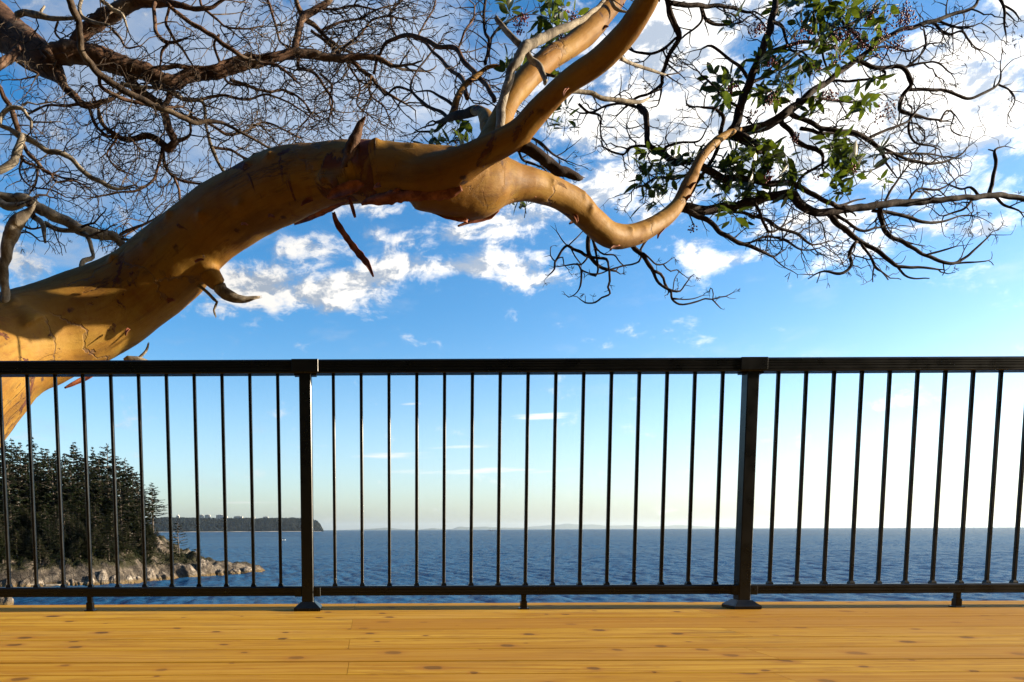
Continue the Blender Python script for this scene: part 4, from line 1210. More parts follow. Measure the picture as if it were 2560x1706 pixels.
BL('A', [(-30, 800, 10), (60, 850, 14), (140, 890, 22), (250, 950, 17), (330, 990, 16), (450, 1020, 15), (530, 1110, 14), (640, 1180, 14), (770, 1235, 10), (880, 1210, 4)], (6.8, 7.0), .6, mt=M_GREY, label='long bleached grey branch reaching in from the left edge')
BL('A', [(150, 890, 22), (112, 980, 24), (90, 1050, 24), (20, 1100, 22), (-40, 1130, 20)], (6.8, 6.7), .3, mt=M_GREY)
BL('A', [(0, 830, 14), (12, 760, 14), (60, 708, 14), (140, 705, 12), (180, 760, 10), (210, 800, 10), (200, 865, 5)], (6.8, 6.8), .3, mt=M_GREY, label='pale hooked grey branch at the left edge')
BL('A', [(210, 800, 6), (340, 797, 4)], (6.8, 6.8), .4, mt=M_GREY)
BL('A', [(150, 690, 8), (180, 670, 6), (245, 685, 4)], (6.8, 6.8), .4, mt=M_GREY)
BL('A', [(130, 930, 10), (150, 1050, 9), (240, 1100, 8), (230, 1200, 7), (190, 1270, 5)], (7.0, 7.1), 1.5)
BL('A', [(240, 1090, 9), (330, 1130, 8), (370, 1190, 7), (480, 1180, 6), (560, 1220, 5)], (7.0, 7.2), 2.0)
BL('A', [(150, 1020, 7), (130, 1130, 6), (200, 1220, 5), (330, 1240, 5), (430, 1290, 4)], (7.0, 7.2), 1.8)
BL('D', [(-40, 95, 34), (0, 112, 34), (100, 125, 34), (210, 150, 38), (300, 215, 36), (420, 265, 32), (550, 330, 36), (640, 350, 32), (740, 375, 30), (800, 430, 25), (870, 475, 22), (990, 560, 20)], (6.4, 6.6, 6.8), .5, mt=M_GREY, label='thick furrowed grey branch passing behind the orange trunk', lump=.12)
BL('D', [(550, 345, 18), (565, 375, 15), (590, 440, 14), (602, 500, 12), (550, 528, 16), (532, 580, 14), (540, 660, 14), (552, 780, 14)], (6.6, 6.4), 0, mt=M_GREY, label='bent grey branch dropping behind the orange trunk')
BL('D', [(190, 205, 18), (240, 250, 17), (280, 290, 18), (292, 360, 12), (296, 410, 8)], (6.5, 6.4), 0, mt=M_GREY)
BL('D', [(290, 280, 15), (350, 315, 15), (430, 325, 13), (500, 332, 11)], (6.5, 6.6), .3, mt=M_GREY)
BL('D', [(-20, 130, 24), (50, 180, 24), (110, 180, 20), (170, 158, 12)], (6.4, 6.4), .2, mt=M_GREY)
BL('D', [(770, 385, 10), (830, 330, 10), (920, 300, 8), (990, 265, 6)], (6.7, 6.8), 1.2)
BL('D', [(800, 385, 8), (880, 400, 8), (950, 440, 6)], (6.7, 6.7), 0, mt=M_GREY)
BL('D', [(130, 290, 7), (220, 320, 6), (330, 310, 5), (380, 400, 4)], (6.5, 6.5), 1.2)
BL('D', [(90, 370, 6), (180, 340, 6), (260, 400, 4)], (6.5, 6.5), 1.0)
# thin crossing branches high in the middle of the picture
BL('B', [(-60, 200, 9), (40, 270, 9), (150, 385, 12), (220, 420, 12), (330, 500, 12), (370, 560, 10), (450, 620, 9), (560, 680, 6)], (8.1, 8.3), 1.7)
BL('B', [(350, 480, 9), (380, 370, 10), (440, 280, 11), (540, 235, 12), (640, 245, 13), (760, 300, 13), (890, 330, 14), (960, 420, 14), (1040, 500, 14), (1100, 570, 14), (1140, 660, 14)], (8.2, 6.4), 1.2)
BL('B', [(900, 325, 7), (950, 200, 7), (1000, 130, 6), (1010, 50, 5)], (7.6, 7.8), 1.4)
BL('B', [(620, 240, 7), (680, 280, 8), (760, 360, 9), (860, 460, 11), (930, 530, 13), (962, 640, 16)], (8.0, 6.2), 1.2)
BL('B', [(0, 200, 7), (120, 150, 7), (260, 120, 6), (380, 60, 5), (500, 30, 4)], (8.2, 8.3), 2.0)
BL('B', [(60, 380, 10), (180, 300, 9), (260, 230, 7), (330, 140, 6), (420, 110, 5), (560, 130, 4)], (8.2, 8.4), 2.0)
BL('B', [(-40, 60, 8), (100, 60, 7), (220, 40, 6), (340, 60, 5)], (8.3, 8.3), 2.2)
BL('B', [(330, 500, 7), (330, 620, 6), (420, 700, 5), (460, 790, 4)], (8.2, 8.3), 1.3)
BL('B', [(0, 480, 8), (80, 560, 7), (60, 650, 6), (80, 750, 4)], (8.2, 8.2), 1.4)
BL('B', [(180, 420, 7), (260, 560, 6), (240, 680, 5), (330, 760, 4)], (8.2, 8.2), 1.5)
BL('B', [(640, 240, 6), (680, 160, 6), (740, 60, 5), (760, -20, 4)], (8.2, 8.4), 1.8)
BL('B', [(500, 240, 6), (460, 140, 6), (480, 60, 5), (560, -20, 4)], (8.2, 8.4), 1.8)

# ---- the arbutus's own branches
def BM(cr, pts, Ys=(6.4, 6.8), dens=1.0, fac=.8, mt=None, label=None, kind='right', **kw):
    return branch(main, cr, pts, Ys, mt or M_TWIGR, M_TWIGR, kind, dens * fac, label=label, **({'tl': (30, 120), 'tr': (1.2, 2.2)} | kw))
# behind the fork, at the left
BM('B', [(1020, 722, 30), (930, 745, 26), (860, 765, 22), (820, 790, 16), (760, 800, 8)], (5.45, 6.2), .8, kind='left')
BM('B', [(850, 780, 22), (880, 720, 24), (900, 640, 20), (935, 570, 19), (1000, 510, 17), (1060, 460, 14), (1150, 432, 10), (1250, 440, 6)], (6.1, 6.3), .6, mt=M_ARB, label='flaking reddish branch behind the fork')
BM('B', [(1080, 420, 11), (1105, 280, 10), (1080, 220, 9), (1070, 120, 9), (1080, -20, 8)], (6.3, 6.5), .9)
BM('B', [(1105, 285, 9), (1150, 200, 8), (1240, 130, 6), (1330, 100, 4)], (6.4, 6.6), 1.0)
BM('B', [(840, 785, 12), (800, 740, 10), (700, 690, 9), (600, 600, 8), (600, 540, 7), (620, 480, 6), (680, 400, 6), (790, 270, 5)], (6.2, 7.6), 1.2, kind='left')
BM('B', [(605, 600, 7), (500, 570, 7), (430, 620, 6), (380, 560, 5)], (7.2, 7.6), 1.4, kind='left')
BM('B', [(830, 790, 10), (760, 850, 8), (680, 860, 6), (640, 860, 5)], (6.2, 6.3), .8, kind='left')
BM('B', [(870, 690, 9), (800, 640, 8), (720, 600, 6), (640, 600, 4)], (6.2, 6.6), 1.3, kind='left')
# weathered grey dead limb and its stubs
BM('B', [(1165, 860, 26), (1180, 780, 28), (1190, 700, 28), (1222, 560, 28), (1262, 430, 30), (1330, 330, 33), (1400, 270, 30), (1480, 240, 28), (1580, 190, 24), (1680, 140, 20), (1790, 70, 14), (1860, 0, 10)], (4.5, 4.6, 4.9), .15, mt=M_GREY, label='weathered grey dead limb in front of the fork', name='dead_limb')
BM('B', [(1310, 310, 18), (1220, 200, 16), (1150, 115, 13)], (4.62, 4.7), 0, mt=M_GREY, label='broken grey stub pointing up and left', name='dead_limb')
BM('B', [(1345, 340, 18), (1420, 420, 18), (1460, 490, 16), (1470, 545, 11)], (4.62, 4.5), 0, mt=M_GREY, name='dead_limb')
BM('B', [(1460, 485, 11), (1535, 500, 6)], (4.55, 4.5), 0, mt=M_TWIGR, name='dead_limb')
BM('E', [(800, 385, 14), (806, 345, 14), (818, 310, 12), (830, 285, 7), (837, 273, 2)], (4.32, 4.24), 0, mt=M_BROWN, label='pointed brown snag standing on the trunk', name='dead_limb')
BM('E', [(503, 655, 15), (520, 678, 13), (550, 690, 9), (575, 687, 6), (597, 684, 2)], (4.95, 4.95), 0, mt=M_GREY, label='short broken grey snag under the trunk', name='dead_limb')
BM('D', [(1290, 690, 10), (1350, 735, 10), (1400, 785, 10), (1420, 805, 9), (1395, 850, 7), (1408, 890, 4)], (5.0, 5.0), 0, mt=M_GREY, name='dead_limb')
BM('E', [(1198, 335, 13), (1240, 360, 12), (1290, 395, 11), (1325, 405, 8), (1337, 410, 4)], (4.1, 4.2), 0, mt=M_TWIGR, label='dark broken snag below the front limb', name='dead_limb')
BM('E', [(12, 700, 10), (10, 650, 10), (12, 600, 11), (18, 545, 15), (40, 510, 16), (65, 485, 7), (78, 470, 2)], (4.6, 4.5), 0, mt=M_GREY, label='stout grey snag rising from the trunk at the left edge', name='dead_limb')
BM('E', [(290, 832, 9), (318, 828, 10), (340, 835, 3)], (5.2, 5.2), 0, mt=M_GREY, name='dead_limb')
BM('E', [(312, 828, 4), (335, 805, 3), (341, 790, 2)], (5.2, 5.2), 0, mt=M_GREY, name='dead_limb')
BM('B', [(1600, 590, 14), (1700, 600, 13), (1850, 640, 13), (2000, 660, 13), (2090, 670, 10), (2150, 640, 5)], (5.4, 5.8), .4, mt=M_GREY, label='thin grey dead branch right of the front limb', name='dead_limb')
BM('B', [(1960, 370, 11), (2050, 420, 10), (2150, 460, 9), (2260, 490, 6)], (5.0, 5.4), .4, mt=M_GREY, name='dead_limb')
BM('B', [(1900, 0, 12), (1930, 60, 11), (1980, 75, 7), (2030, 80, 4)], (5.2, 5.2), 0, mt=M_GREY, name='dead_limb')
# twigs hanging right of the fork
BM('B', [(1690, 680, 7), (1750, 730, 7), (1830, 760, 6), (1830, 850, 5), (1840, 900, 4)], (6.5, 6.7), 1.2)
BM('B', [(2090, 690, 12), (2120, 740, 12), (2140, 850, 13), (2140, 960, 13), (2230, 1000, 14)], (6.6, 6.6), .5)
BM('B', [(2090, 700, 9), (1980, 680, 8), (1880, 690, 7), (1790, 730, 6), (1700, 740, 5)], (6.6, 6.6), 1.2)
BM('B', [(2140, 960, 8), (2030, 960, 8), (1990, 1010, 6), (1900, 990, 6), (1850, 960, 4)], (6.6, 6.6), 1.1)
BM('B', [(1370, 900, 8), (1450, 940, 7), (1520, 1010, 6), (1600, 1050, 4)], (6.0, 6.3), 1.6)
BM('B', [(1290, 980, 8), (1330, 1050, 7), (1450, 1090, 5), (1500, 1150, 4)], (6.0, 6.3), 1.6)
# right hand crown
BM('C', [(290, 650, 20), (380, 650, 10)], (6.4, 6.4), 0) if False else None
BM('C', [(505, 745, 26), (540, 680, 23), (560, 600, 22), (600, 500, 22), (640, 400, 20), (690, 280, 20), (730, 150, 18), (745, 60, 16), (755, -40, 14)], (6.3, 6.4), .5)
BM('C', [(490, 755, 24), (600, 735, 25), (700, 710, 25), (800, 650, 24), (870, 600, 22), (960, 520, 17), (1060, 450, 15), (1180, 360, 14), (1290, 270, 12), (1400, 200, 11), (1530, 150, 11), (1650, 120, 10), (1750, 80, 9), (1870, 40, 8), (1900, -20, 6)], (6.4, 6.9), .35)
BM('C', [(500, 730, 26), (600, 800, 24), (665, 845, 22)], (6.35, 6.2), 0, label='dark broken stub in the middle of the leafy crown', name='dead_limb')
BM('C', [(820, 635, 13), (900, 660, 11), (960, 690, 11), (1060, 725, 11), (1170, 740, 11), (1280, 780, 11), (1340, 840, 9), (1375, 910, 7)], (6.5, 6.8), .7)
BM('C', [(790, 680, 13), (850, 750, 12), (900, 800, 11), (980, 840, 11), (1015, 870, 8), (1020, 940, 5)], (6.5, 6.5), .7)
BM('C', [(880, 560, 10), (980, 550, 8), (1080, 560, 7), (1200, 570, 6), (1310, 535, 4)], (6.6, 6.9), .8)
BM('C', [(1180, 325, 9), (1250, 350, 10), (1340, 380, 10), (1470, 380, 10), (1510, 440, 11), (1520, 480, 11), (1470, 540, 11), (1460, 610, 10), (1520, 640, 8), (1600, 660, 6), (1690, 680, 5)], (6.7, 7.0), .6)
BM('C', [(1500, 505, 8), (1640, 500, 8), (1720, 510, 7), (1840, 550, 7), (1960, 505, 7), (2010, 460, 5), (2020, 410, 4)], (7, 7.2), .55)
BM('C', [(2000, 470, 5), (2060, 500, 4), (2100, 560, 3), (2060, 640, 3)], (7.2, 7.2), 2.2, tl=(20, 45))
BM('C', [(1340, 380, 7), (1370, 420, 6), (1240, 450, 6), (1100, 455, 6), (1010, 460, 4)], (6.8, 6.8), .8)
BM('C', [(1470, 390, 6), (1550, 330, 6), (1600, 260, 5), (1590, 170, 4)], (6.9, 6.9), .9)
BM('C', [(1470, 380, 7), (1600, 350, 5), (1660, 350, 4), (1740, 410, 3)], (6.9, 6.9), 1.0)
BM('C', [(700, 330, 12), (740, 290, 10), (800, 265, 10), (900, 240, 9), (1000, 230, 8), (1100, 170, 7), (1200, 120, 6), (1320, 60, 4)], (6.4, 6.7), .8)
BM('C', [(610, 470, 10), (720, 420, 8), (800, 370, 7), (900, 290, 6), (1000, 260, 5), (1120, 220, 4)], (6.4, 6.6), .9)
BM('C', [(740, 120, 9), (800, 160, 8), (830, 260, 6), (880, 300, 4)], (6.4, 6.6), .9)
BM('C', [(1000, -20, 9), (1010, 80, 8), (1015, 200, 7), (1030, 330, 5), (1060, 420, 4)], (6.6, 6.7), 1.0)
BM('C', [(1280, 270, 8), (1200, 190, 7), (1120, 110, 6), (1060, 20, 5)], (6.8, 6.8), .9)
BM('C', [(1280, 280, 6), (1380, 260, 6), (1500, 290, 5), (1600, 250, 4), (1680, 240, 3)], (6.8, 6.9), .9)
BM('C', [(1640, 125, 7), (1720, 190, 6), (1800, 180, 5), (1850, 240, 4)], (7, 7), 1.0)
BM('C', [(1670, 120, 6), (1760, 150, 5), (1850, 150, 4), (1910, 130, 3)], (7, 7), .8)
BM('C', [(2010, -20, 7), (2040, 50, 6), (2040, 130, 5), (2050, 200, 3)], (7.2, 7.2), 1.6, tl=(20, 60))
BM('C', [(2030, 30, 5), (2090, 60, 4), (2120, 100, 3)], (7.2, 7.2), 1.2, tl=(20, 45))
BM('C', [(900, 720, 9), (1000, 745, 8), (1100, 750, 7), (1200, 760, 5)], (6.6, 6.8), .8)
BM('C', [(1280, 775, 8), (1400, 720, 7), (1500, 680, 6), (1560, 600, 4)], (6.8, 6.9), .8)
BM('C', [(1310, 810, 7), (1440, 870, 7), (1560, 910, 7), (1690, 910, 6), (1790, 870, 5), (1840, 820, 3)], (6.8, 7.0), 1.1)
BM('C', [(1350, 860, 6), (1480, 860, 6), (1600, 860, 5), (1700, 880, 3)], (6.8, 7.0), 1.2)
BM('C', [(1520, 640, 6), (1500, 720, 6), (1540, 800, 5), (1640, 820, 4)], (6.9, 7.0), 1.2)
BM('C', [(1680, 680, 6), (1720, 620, 5), (1760, 640, 4), (1740, 720, 3), (1790, 760, 3)], (7, 7.1), 1.6, tl=(20, 60))
BM('C', [(860, 1080, 8), (900, 1000, 8), (1000, 930, 7), (1100, 880, 5), (1160, 840, 4)], (6.5, 6.4), .6)
BM('C', [(240, 1165, 24), (320, 1178, 23), (400, 1175, 24), (550, 1155, 22), (700, 1110, 22), (830, 1095, 24), (880, 1130, 22), (950, 1180, 20), (1050, 1190, 20), (1200, 1160, 19), (1350, 1150, 18), (1500, 1135, 18), (1700, 1120, 15), (1870, 1105, 14), (1960, 1095, 14), (2060, 1100, 13), (2150, 1120, 12), (2250, 1130, 9)], (6.2, 6.6, 7.0), .4)
BM('C', [(330, 930, 20), (400, 965, 18), (450, 990, 18), (560, 1000, 17), (700, 1025, 16), (850, 1030, 14), (960, 1080, 12), (1090, 1150, 11)], (6.3, 6.5), .5)
BM('C', [(1050, 1190, 15), (1150, 1290, 13), (1220, 1350, 12), (1330, 1410, 11), (1440, 1490, 9), (1560, 1500, 7), (1670, 1510, 5)], (6.6, 6.7), .5)
BM('C', [(1090, 1195, 8), (1230, 1285, 7), (1340, 1275, 5)], (6.6, 6.7), .9)
BM('C', [(1340, 1150, 13), (1345, 1240, 11), (1400, 1320, 11), (1490, 1370, 10), (1580, 1420, 9), (1680, 1460, 9), (1760, 1475, 8), (1840, 1430, 7), (1948, 1330, 4)], (6.7, 6.9), .5)
BM('C', [(1300, 1180, 9), (1480, 1210, 9), (1600, 1250, 8), (1700, 1240, 6), (1790, 1210, 4)], (6.7, 6.9), .7)
BM('C', [(1215, 1355, 9), (1170, 1420, 9), (1180, 1490, 8), (1120, 1530, 8), (1030, 1520, 5), (975, 1540, 4)], (6.6, 6.6), .5)
BM('C', [(1240, 1370, 7), (1290, 1440, 6), (1320, 1500, 7), (1350, 1520, 5)], (6.6, 6.6), .5)
BM('C', [(1600, 1430, 6), (1700, 1400, 5), (1770, 1380, 3)], (6.8, 6.8), .9)
BM('C', [(1760, 1475, 6), (1850, 1470, 5), (1950, 1460, 3)], (6.9, 6.9), .6)
BM('C', [(1440, 1490, 6), (1500, 1555, 5), (1620, 1560, 3)], (6.7, 6.7), .7)
BM('C', [(255, 1180, 14), (380, 1240, 12), (460, 1310, 11), (560, 1360, 10), (680, 1410, 8), (745, 1440, 5)], (6.2, 6.4), 1.0)
BM('C', [(420, 1178, 9), (560, 1190, 8), (680, 1220, 8), (780, 1280, 8), (880, 1310, 7), (960, 1370, 5), (1070, 1350, 3)], (6.3, 6.5), 1.1)
BM('C', [(600, 1370, 6), (700, 1330, 6), (800, 1340, 5), (900, 1400, 4), (1000, 1390, 3)], (6.4, 6.5), 1.1)
BM('C', [(640, 1130, 8), (680, 1210, 8), (720, 1300, 6), (800, 1260, 4), (840, 1170, 3)], (6.3, 6.4), .6)
BM('C', [(1955, 1090, 10), (1980, 1000, 9), (1990, 900, 8), (1990, 840, 6), (2040, 820, 3)], (7, 7.1), .25, tl=(15, 40))
BM('C', [(1990, 850, 4), (1950, 838, 3)], (7.1, 7.1), 0)
BM('C', [(1870, 1108, 7), (1810, 1170, 6), (1700, 1210, 4)], (7, 6.9), 1.0)
BM('C', [(1980, 1100, 7), (2050, 1150, 6), (2120, 1180, 4)], (7, 7), .8)
BM('C', [(1900, 1100, 7), (1850, 1050, 6), (1800, 1060, 5), (1720, 1030, 3)], (7, 7), 1.0)
BM('C', [(1360, 1145, 8), (1420, 1040, 6), (1500, 930, 4)], (6.7, 6.8), .7)
BM('C', [(1500, 1130, 7), (1560, 1060, 6), (1680, 1060, 5), (1790, 985, 3)], (6.8, 6.9), 1.0)
BM('C', [(150, -30, 14), (160, 60, 15), (190, 140, 15), (225, 210, 14), (170, 300, 12), (130, 400, 10), (120, 480, 8)], (6.2, 6.4), .8)
BM('C', [(170, 20, 12), (300, 35, 11), (450, 35, 9), (620, 70, 6)], (6.2, 6.4), .8)
BM('C', [(340, 40, 8), (370, 110, 8), (450, 140, 7), (570, 125, 4)], (6.3, 6.4), .8)
BM('C', [(340, 50, 6), (340, 130, 6), (240, 210, 5)], (6.3, 6.3), .6)
BM('C', [(-10, 590, 16), (30, 650, 15), (40, 740, 14), (45, 815, 14), (130, 860, 15), (180, 900, 15), (285, 912, 14)], (6.6, 6.3), .6)
BM('C', [(170, 890, 9), (140, 830, 8), (220, 800, 6), (330, 790, 5), (380, 710, 3)], (6.4, 6.3), .8)
BM('C', [(450, 755, 11), (470, 660, 10), (430, 620, 8), (340, 600, 5)], (6.3, 6.2), .7)
BM('C', [(605, 440, 9), (560, 380, 8), (480, 320, 7), (400, 260, 6), (345, 275, 4)], (6.4, 6.3), .7)
BM('C', [(560, 600, 8), (480, 560, 6), (400, 470, 5), (340, 420, 4)], (6.3, 6.3), .8)
BM('C', [(130, 460, 8), (60, 520, 7), (-40, 560, 6), (-120, 640, 4)], (6.4, 6.5), 1.0)
BM('C', [(210, 210, 7), (100, 290, 7), (0, 300, 6), (-80, 260, 4)], (6.3, 6.4), 1.0)
BM('C', [(310, 960, 9), (200, 1000, 8), (100, 990, 7), (20, 1040, 5)], (6.3, 6.4), .8)
BM('C', [(280, 1090, 8), (330, 1000, 9), (400, 900, 10), (440, 820, 8)], (6.3, 6.3), .4)
# the low tuft under the elbow
def BG(pts, Ys=(5.9, 6.0), dens=.45): BM('G', pts, Ys, dens, mt=M_TWIGR, kind='low', tl=(8, 28), tr=(.8, 1.2))
for pts in ([(690, 90, 24), (665, 200, 22), (670, 290, 20), (710, 360, 18), (780, 420, 16), (870, 455, 14), (940, 465, 9)], [(690, 110, 12), (730, 200, 12), (755, 350, 11), (765, 450, 10), (740, 515, 9), (690, 500, 6)],
    [(715, 150, 8), (760, 250, 8), (820, 300, 8), (920, 305, 7), (960, 350, 6), (1010, 405, 6)], [(875, 455, 11), (880, 560, 11), (860, 620, 10), (880, 680, 9), (800, 720, 9), (740, 770, 8), (640, 775, 7), (600, 750, 5), (560, 715, 4)],
    [(870, 455, 10), (860, 400, 10), (840, 345, 12), (740, 330, 12), (660, 320, 14), (600, 280, 14), (520, 245, 13), (470, 210, 12), (420, 250, 11), (370, 330, 11), (345, 370, 10), (340, 440, 9), (285, 500, 5)],
    [(480, 210, 7), (560, 130, 6), (625, 65, 5)], [(460, 210, 6), (400, 140, 5), (360, 75, 4)], [(660, 335, 9), (600, 400, 8), (530, 395, 8), (440, 410, 6), (350, 422, 4)],
    [(555, 385, 8), (600, 450, 9), (600, 570, 10), (580, 640, 7), (540, 690, 5), (480, 720, 5), (445, 695, 3)], [(600, 450, 7), (700, 490, 7), (770, 492, 7), (860, 458, 6)],
    [(870, 458, 8), (1010, 410, 8), (1100, 400, 8), (1165, 375, 9), (1190, 330, 10), (1180, 250, 11), (1250, 150, 11), (1335, 65, 10)],
    [(1080, 170, 24), (1120, 240, 22), (1180, 290, 20), (1230, 350, 18), (1290, 440, 18), (1320, 510, 14), (1370, 580, 12), (1450, 640, 12), (1500, 660, 11), (1570, 660, 8), (1610, 600, 7), (1670, 525, 5)],
    [(1305, 460, 14), (1380, 490, 12), (1410, 530, 12), (1420, 580, 11), (1455, 645, 10)], [(1205, 285, 9), (1290, 360, 8), (1340, 400, 8), (1410, 395, 6), (1478, 348, 4)],
    [(1405, 398, 6), (1440, 440, 6), (1480, 465, 6), (1540, 450, 5), (1590, 490, 4), (1645, 532, 3)], [(1480, 655, 10), (1490, 740, 11), (1560, 790, 9), (1640, 790, 8), (1740, 760, 8), (1820, 735, 7), (1890, 745, 7), (1960, 720, 6), (2020, 710, 5), (2092, 672, 4)],
    [(1495, 730, 7), (1600, 745, 6), (1700, 735, 5), (1792, 702, 4)], [(1888, 745, 6), (1930, 790, 6), (1967, 828, 4)], [(1890, 745, 5), (1895, 690, 5), (1885, 640, 4), (1868, 628, 4), (1860, 657, 3)], [(1500, 645, 5), (1515, 550, 5), (1552, 483, 3)],
    [(345, 370, 6), (300, 310, 5), (300, 240, 4)], [(360, 345, 6), (420, 330, 6), (430, 400, 5), (475, 448, 3)], [(500, 240, 7), (540, 320, 6), (590, 385, 5)]):
    BG(pts)

# ---- leaves
def leaf(mb, p, d, up, L, wd):
    side = d.cross(up).normalized(); nrm = side.cross(d).normalized()
    prof = [(0, .04), (.10, .10), (.30, .86), (.55, 1.0), (.80, .68), (1.0, .03)]
    base_ = len(mb.v); cup = RG.uniform(-.05, .16); bend = RG.uniform(.02, .30)
    for t, q in prof:
        c = p + d * L * t - nrm * bend * L * t * t
        w_ = wd * q
        mb.v += [tuple(c - side * w_ + nrm * cup * w_ * 2), tuple(c), tuple(c + side * w_ + nrm * cup * w_ * 2)]
    for i in range(5):
        a = base_ + i * 3
        mb.f += [(a, a + 1, a + 4, a + 3), (a + 1, a + 2, a + 5, a + 4)]
def whorl(mb, px, py, Y, ang, n_, size):
    c = at(px, py, Y)
    ax = (Vector((math.cos(ang), RG.uniform(-.5, .5), -math.sin(ang))) + Vector((0, 0, .25))).normalized()
    u = ax.orthogonal().normalized(); v_ = ax.cross(u)
    mb.tube([c - ax * .09, c + ax * .03], [.0035, .0025], 5)
    for k in range(n_):
        a = k * 2.4 + RG.uniform(-.3, .3)
        rad = u * math.cos(a) + v_ * math.sin(a)
        spread = RG.uniform(.55, 1.6)
        d_ = (ax * math.cos(spread) + rad * math.sin(spread) + Vector((0, 0, -.18))).normalized()
        s0 = c + ax * RG.uniform(-.04, .03)
        mb.tube([s0, s0 + d_ * .022], [.0016, .0014], 3, False)
        L = size * RG.uniform(.7, 1.15)
        leaf(mb, s0 + d_ * .02, d_, (ax + Vector((RG.uniform(-.3, .3), RG.uniform(-.3, .3), RG.uniform(-.3, .3)))).normalized(), L, L * RG.uniform(.16, .22))
LEAFSPOTS = []     # photo pixels (2560 wide)
def spots(cr, lst):
    ox, oy, s = CR[cr]
    for (x, y, n_) in lst: LEAFSPOTS.append((ox + x * s, oy + y * s, n_))
spots('I', [(1150, 90, 6), (1400, 90, 7), (1560, 60, 5), (1450, 170, 8), (1520, 230, 8), (1370, 470, 8), (1480, 400, 7), (1560, 1140, 10), (1480, 1180, 6), (380, 1420, 8), (440, 1390, 7), (560, 1400, 9), (640, 1440, 8)])
spots('C', [(480, 470, 10), (500, 560, 8), (440, 550, 6), (430, 470, 5), (770, 40, 9), (830, 20, 9), (910, 40, 8), (500, 160, 3), (870, 160, 7), (990, 70, 9), (1080, 60, 9), (1100, 130, 8), (1180, 50, 9), (1250, 40, 8), (1290, 130, 8), (1180, 110, 8), (1010, 190, 7), (1070, 300, 7), (1130, 290, 7), (1230, 60, 7), (1390, 70, 4),
    (770, 360, 8), (830, 390, 8), (920, 360, 8), (940, 420, 7), (840, 470, 9), (760, 470, 8), (700, 520, 8), (780, 560, 7), (830, 440, 7), (950, 590, 3), (1240, 570, 4), (1290, 600, 3), (1340, 470, 4), (1300, 270, 3), (750, 270, 6), (660, 320, 6),
    (30, 900, 7), (90, 880, 8), (150, 930, 9), (60, 990, 9), (150, 1000, 9), (30, 1060, 9), (110, 1070, 8), (60, 1130, 7), (180, 960, 7), (270, 880, 8), (230, 930, 7), (420, 1000, 8), (440, 920, 8), (520, 880, 10), (570, 830, 10), (620, 890, 9), (560, 940, 10), (490, 970, 9), (600, 990, 9), (660, 960, 8), (700, 900, 8), (640, 1030, 8), (760, 850, 9), (790, 880, 6), (690, 1070, 6), (440, 1090, 6), (480, 1060, 7), (540, 1060, 8), (860, 940, 8), (830, 1020, 7), (770, 1000, 6), (560, 1190, 5),
    (1080, 790, 7), (1150, 780, 8), (1090, 880, 9), (1150, 880, 9), (1210, 890, 9), (1250, 930, 7), (1180, 940, 8), (1100, 960, 7), (1140, 1040, 7), (1200, 1010, 6), (1310, 880, 5), (1340, 980, 4), (580, 780, 7), (660, 790, 6)])
spots('I', [(1650, 110, 5), (1200, 570, 7), (1060, 620, 6), (1150, 660, 5), (1470, 740, 5), (1200, 1050, 5), (700, 1370, 6), (600, 1320, 7), (1650, 320, 4)])
spots('B', [(1300, 1300, 3), (1340, 1330, 3)])
RG.seed(77)
used = []
merged = []
for sp_ in LEAFSPOTS:
    if len(LEAFSPOTS) - len(merged) and merged and len(merged) >= 98:
        k = min(range(len(merged)), key=lambda q: math.hypot(merged[q][0][0] - sp_[0], merged[q][0][1] - sp_[1]))
        merged[k].append(sp_)
    else: merged.append([sp_])
RG.seed(78)
for grp_ in merged:
    mb = MB()
    for (px, py, n_) in grp_:
        Y = RG.uniform(6.1, 6.7) if px > 1500 else RG.uniform(5.9, 6.3)
        for rep_ in range(2):
            whorl(mb, px + RG.uniform(-22, 22), py + RG.uniform(-20, 20), Y + RG.uniform(-.2, .2), RG.uniform(-3.8, 1.6), n_ // 2 + RG.randint(2, 5), RG.uniform(.11, .15))
    mb.build('leaf_cluster', M_LEAF, main, True)

# ---- berries
def ico(mb, c, r):
    t = .8507 * r; s_ = .5257 * r
    vs = [(-s_, t, 0), (s_, t, 0), (-s_, -t, 0), (s_, -t, 0), (0, -s_, t), (0, s_, t), (0, -s_, -t), (0, s_, -t), (t, 0, -s_), (t, 0, s_), (-t, 0, -s_), (-t, 0, s_)]
    mb.add([c + Vector(v) for v in vs], [(0, 11, 5), (0, 5, 1), (0, 1, 7), (0, 7, 10), (0, 10, 11), (1, 5, 9), (5, 11, 4), (11, 10, 2), (10, 7, 6), (7, 1, 8), (3, 9, 4), (3, 4, 2), (3, 2, 6), (3, 6, 8), (3, 8, 9), (4, 9, 5), (2, 4, 11), (6, 2, 10), (8, 6, 7), (9, 8, 1)])
def berries(px, py, Y, n_, hang, wd):
    b = MB(); st_ = MB(); top = at(px, py, Y)
    ln = hang * Y / FPX; wm = wd * Y / FPX
    axp = [top + Vector((0, 0, -ln * t / 5)) + Vector((.01 * math.sin(t), 0, 0)) for t in range(6)]
    st_.tube(axp, [.0022] * 6, 4)
    for k in range(n_):
        t = RG.random()
        o = top + Vector((0, 0, -ln * t))
        c = o + Vector((RG.gauss(0, wm * .45), RG.gauss(0, wm * .45), RG.gauss(-.01, .012)))
        st_.tube([o, c], [.0011, .0009], 3, False)
        ico(b, c, RG.uniform(.0058, .0085))
    o_ = st_.build('berry_cluster', M_TWIGR, main)
    b.build('berries', M_BERRY, o_, True)
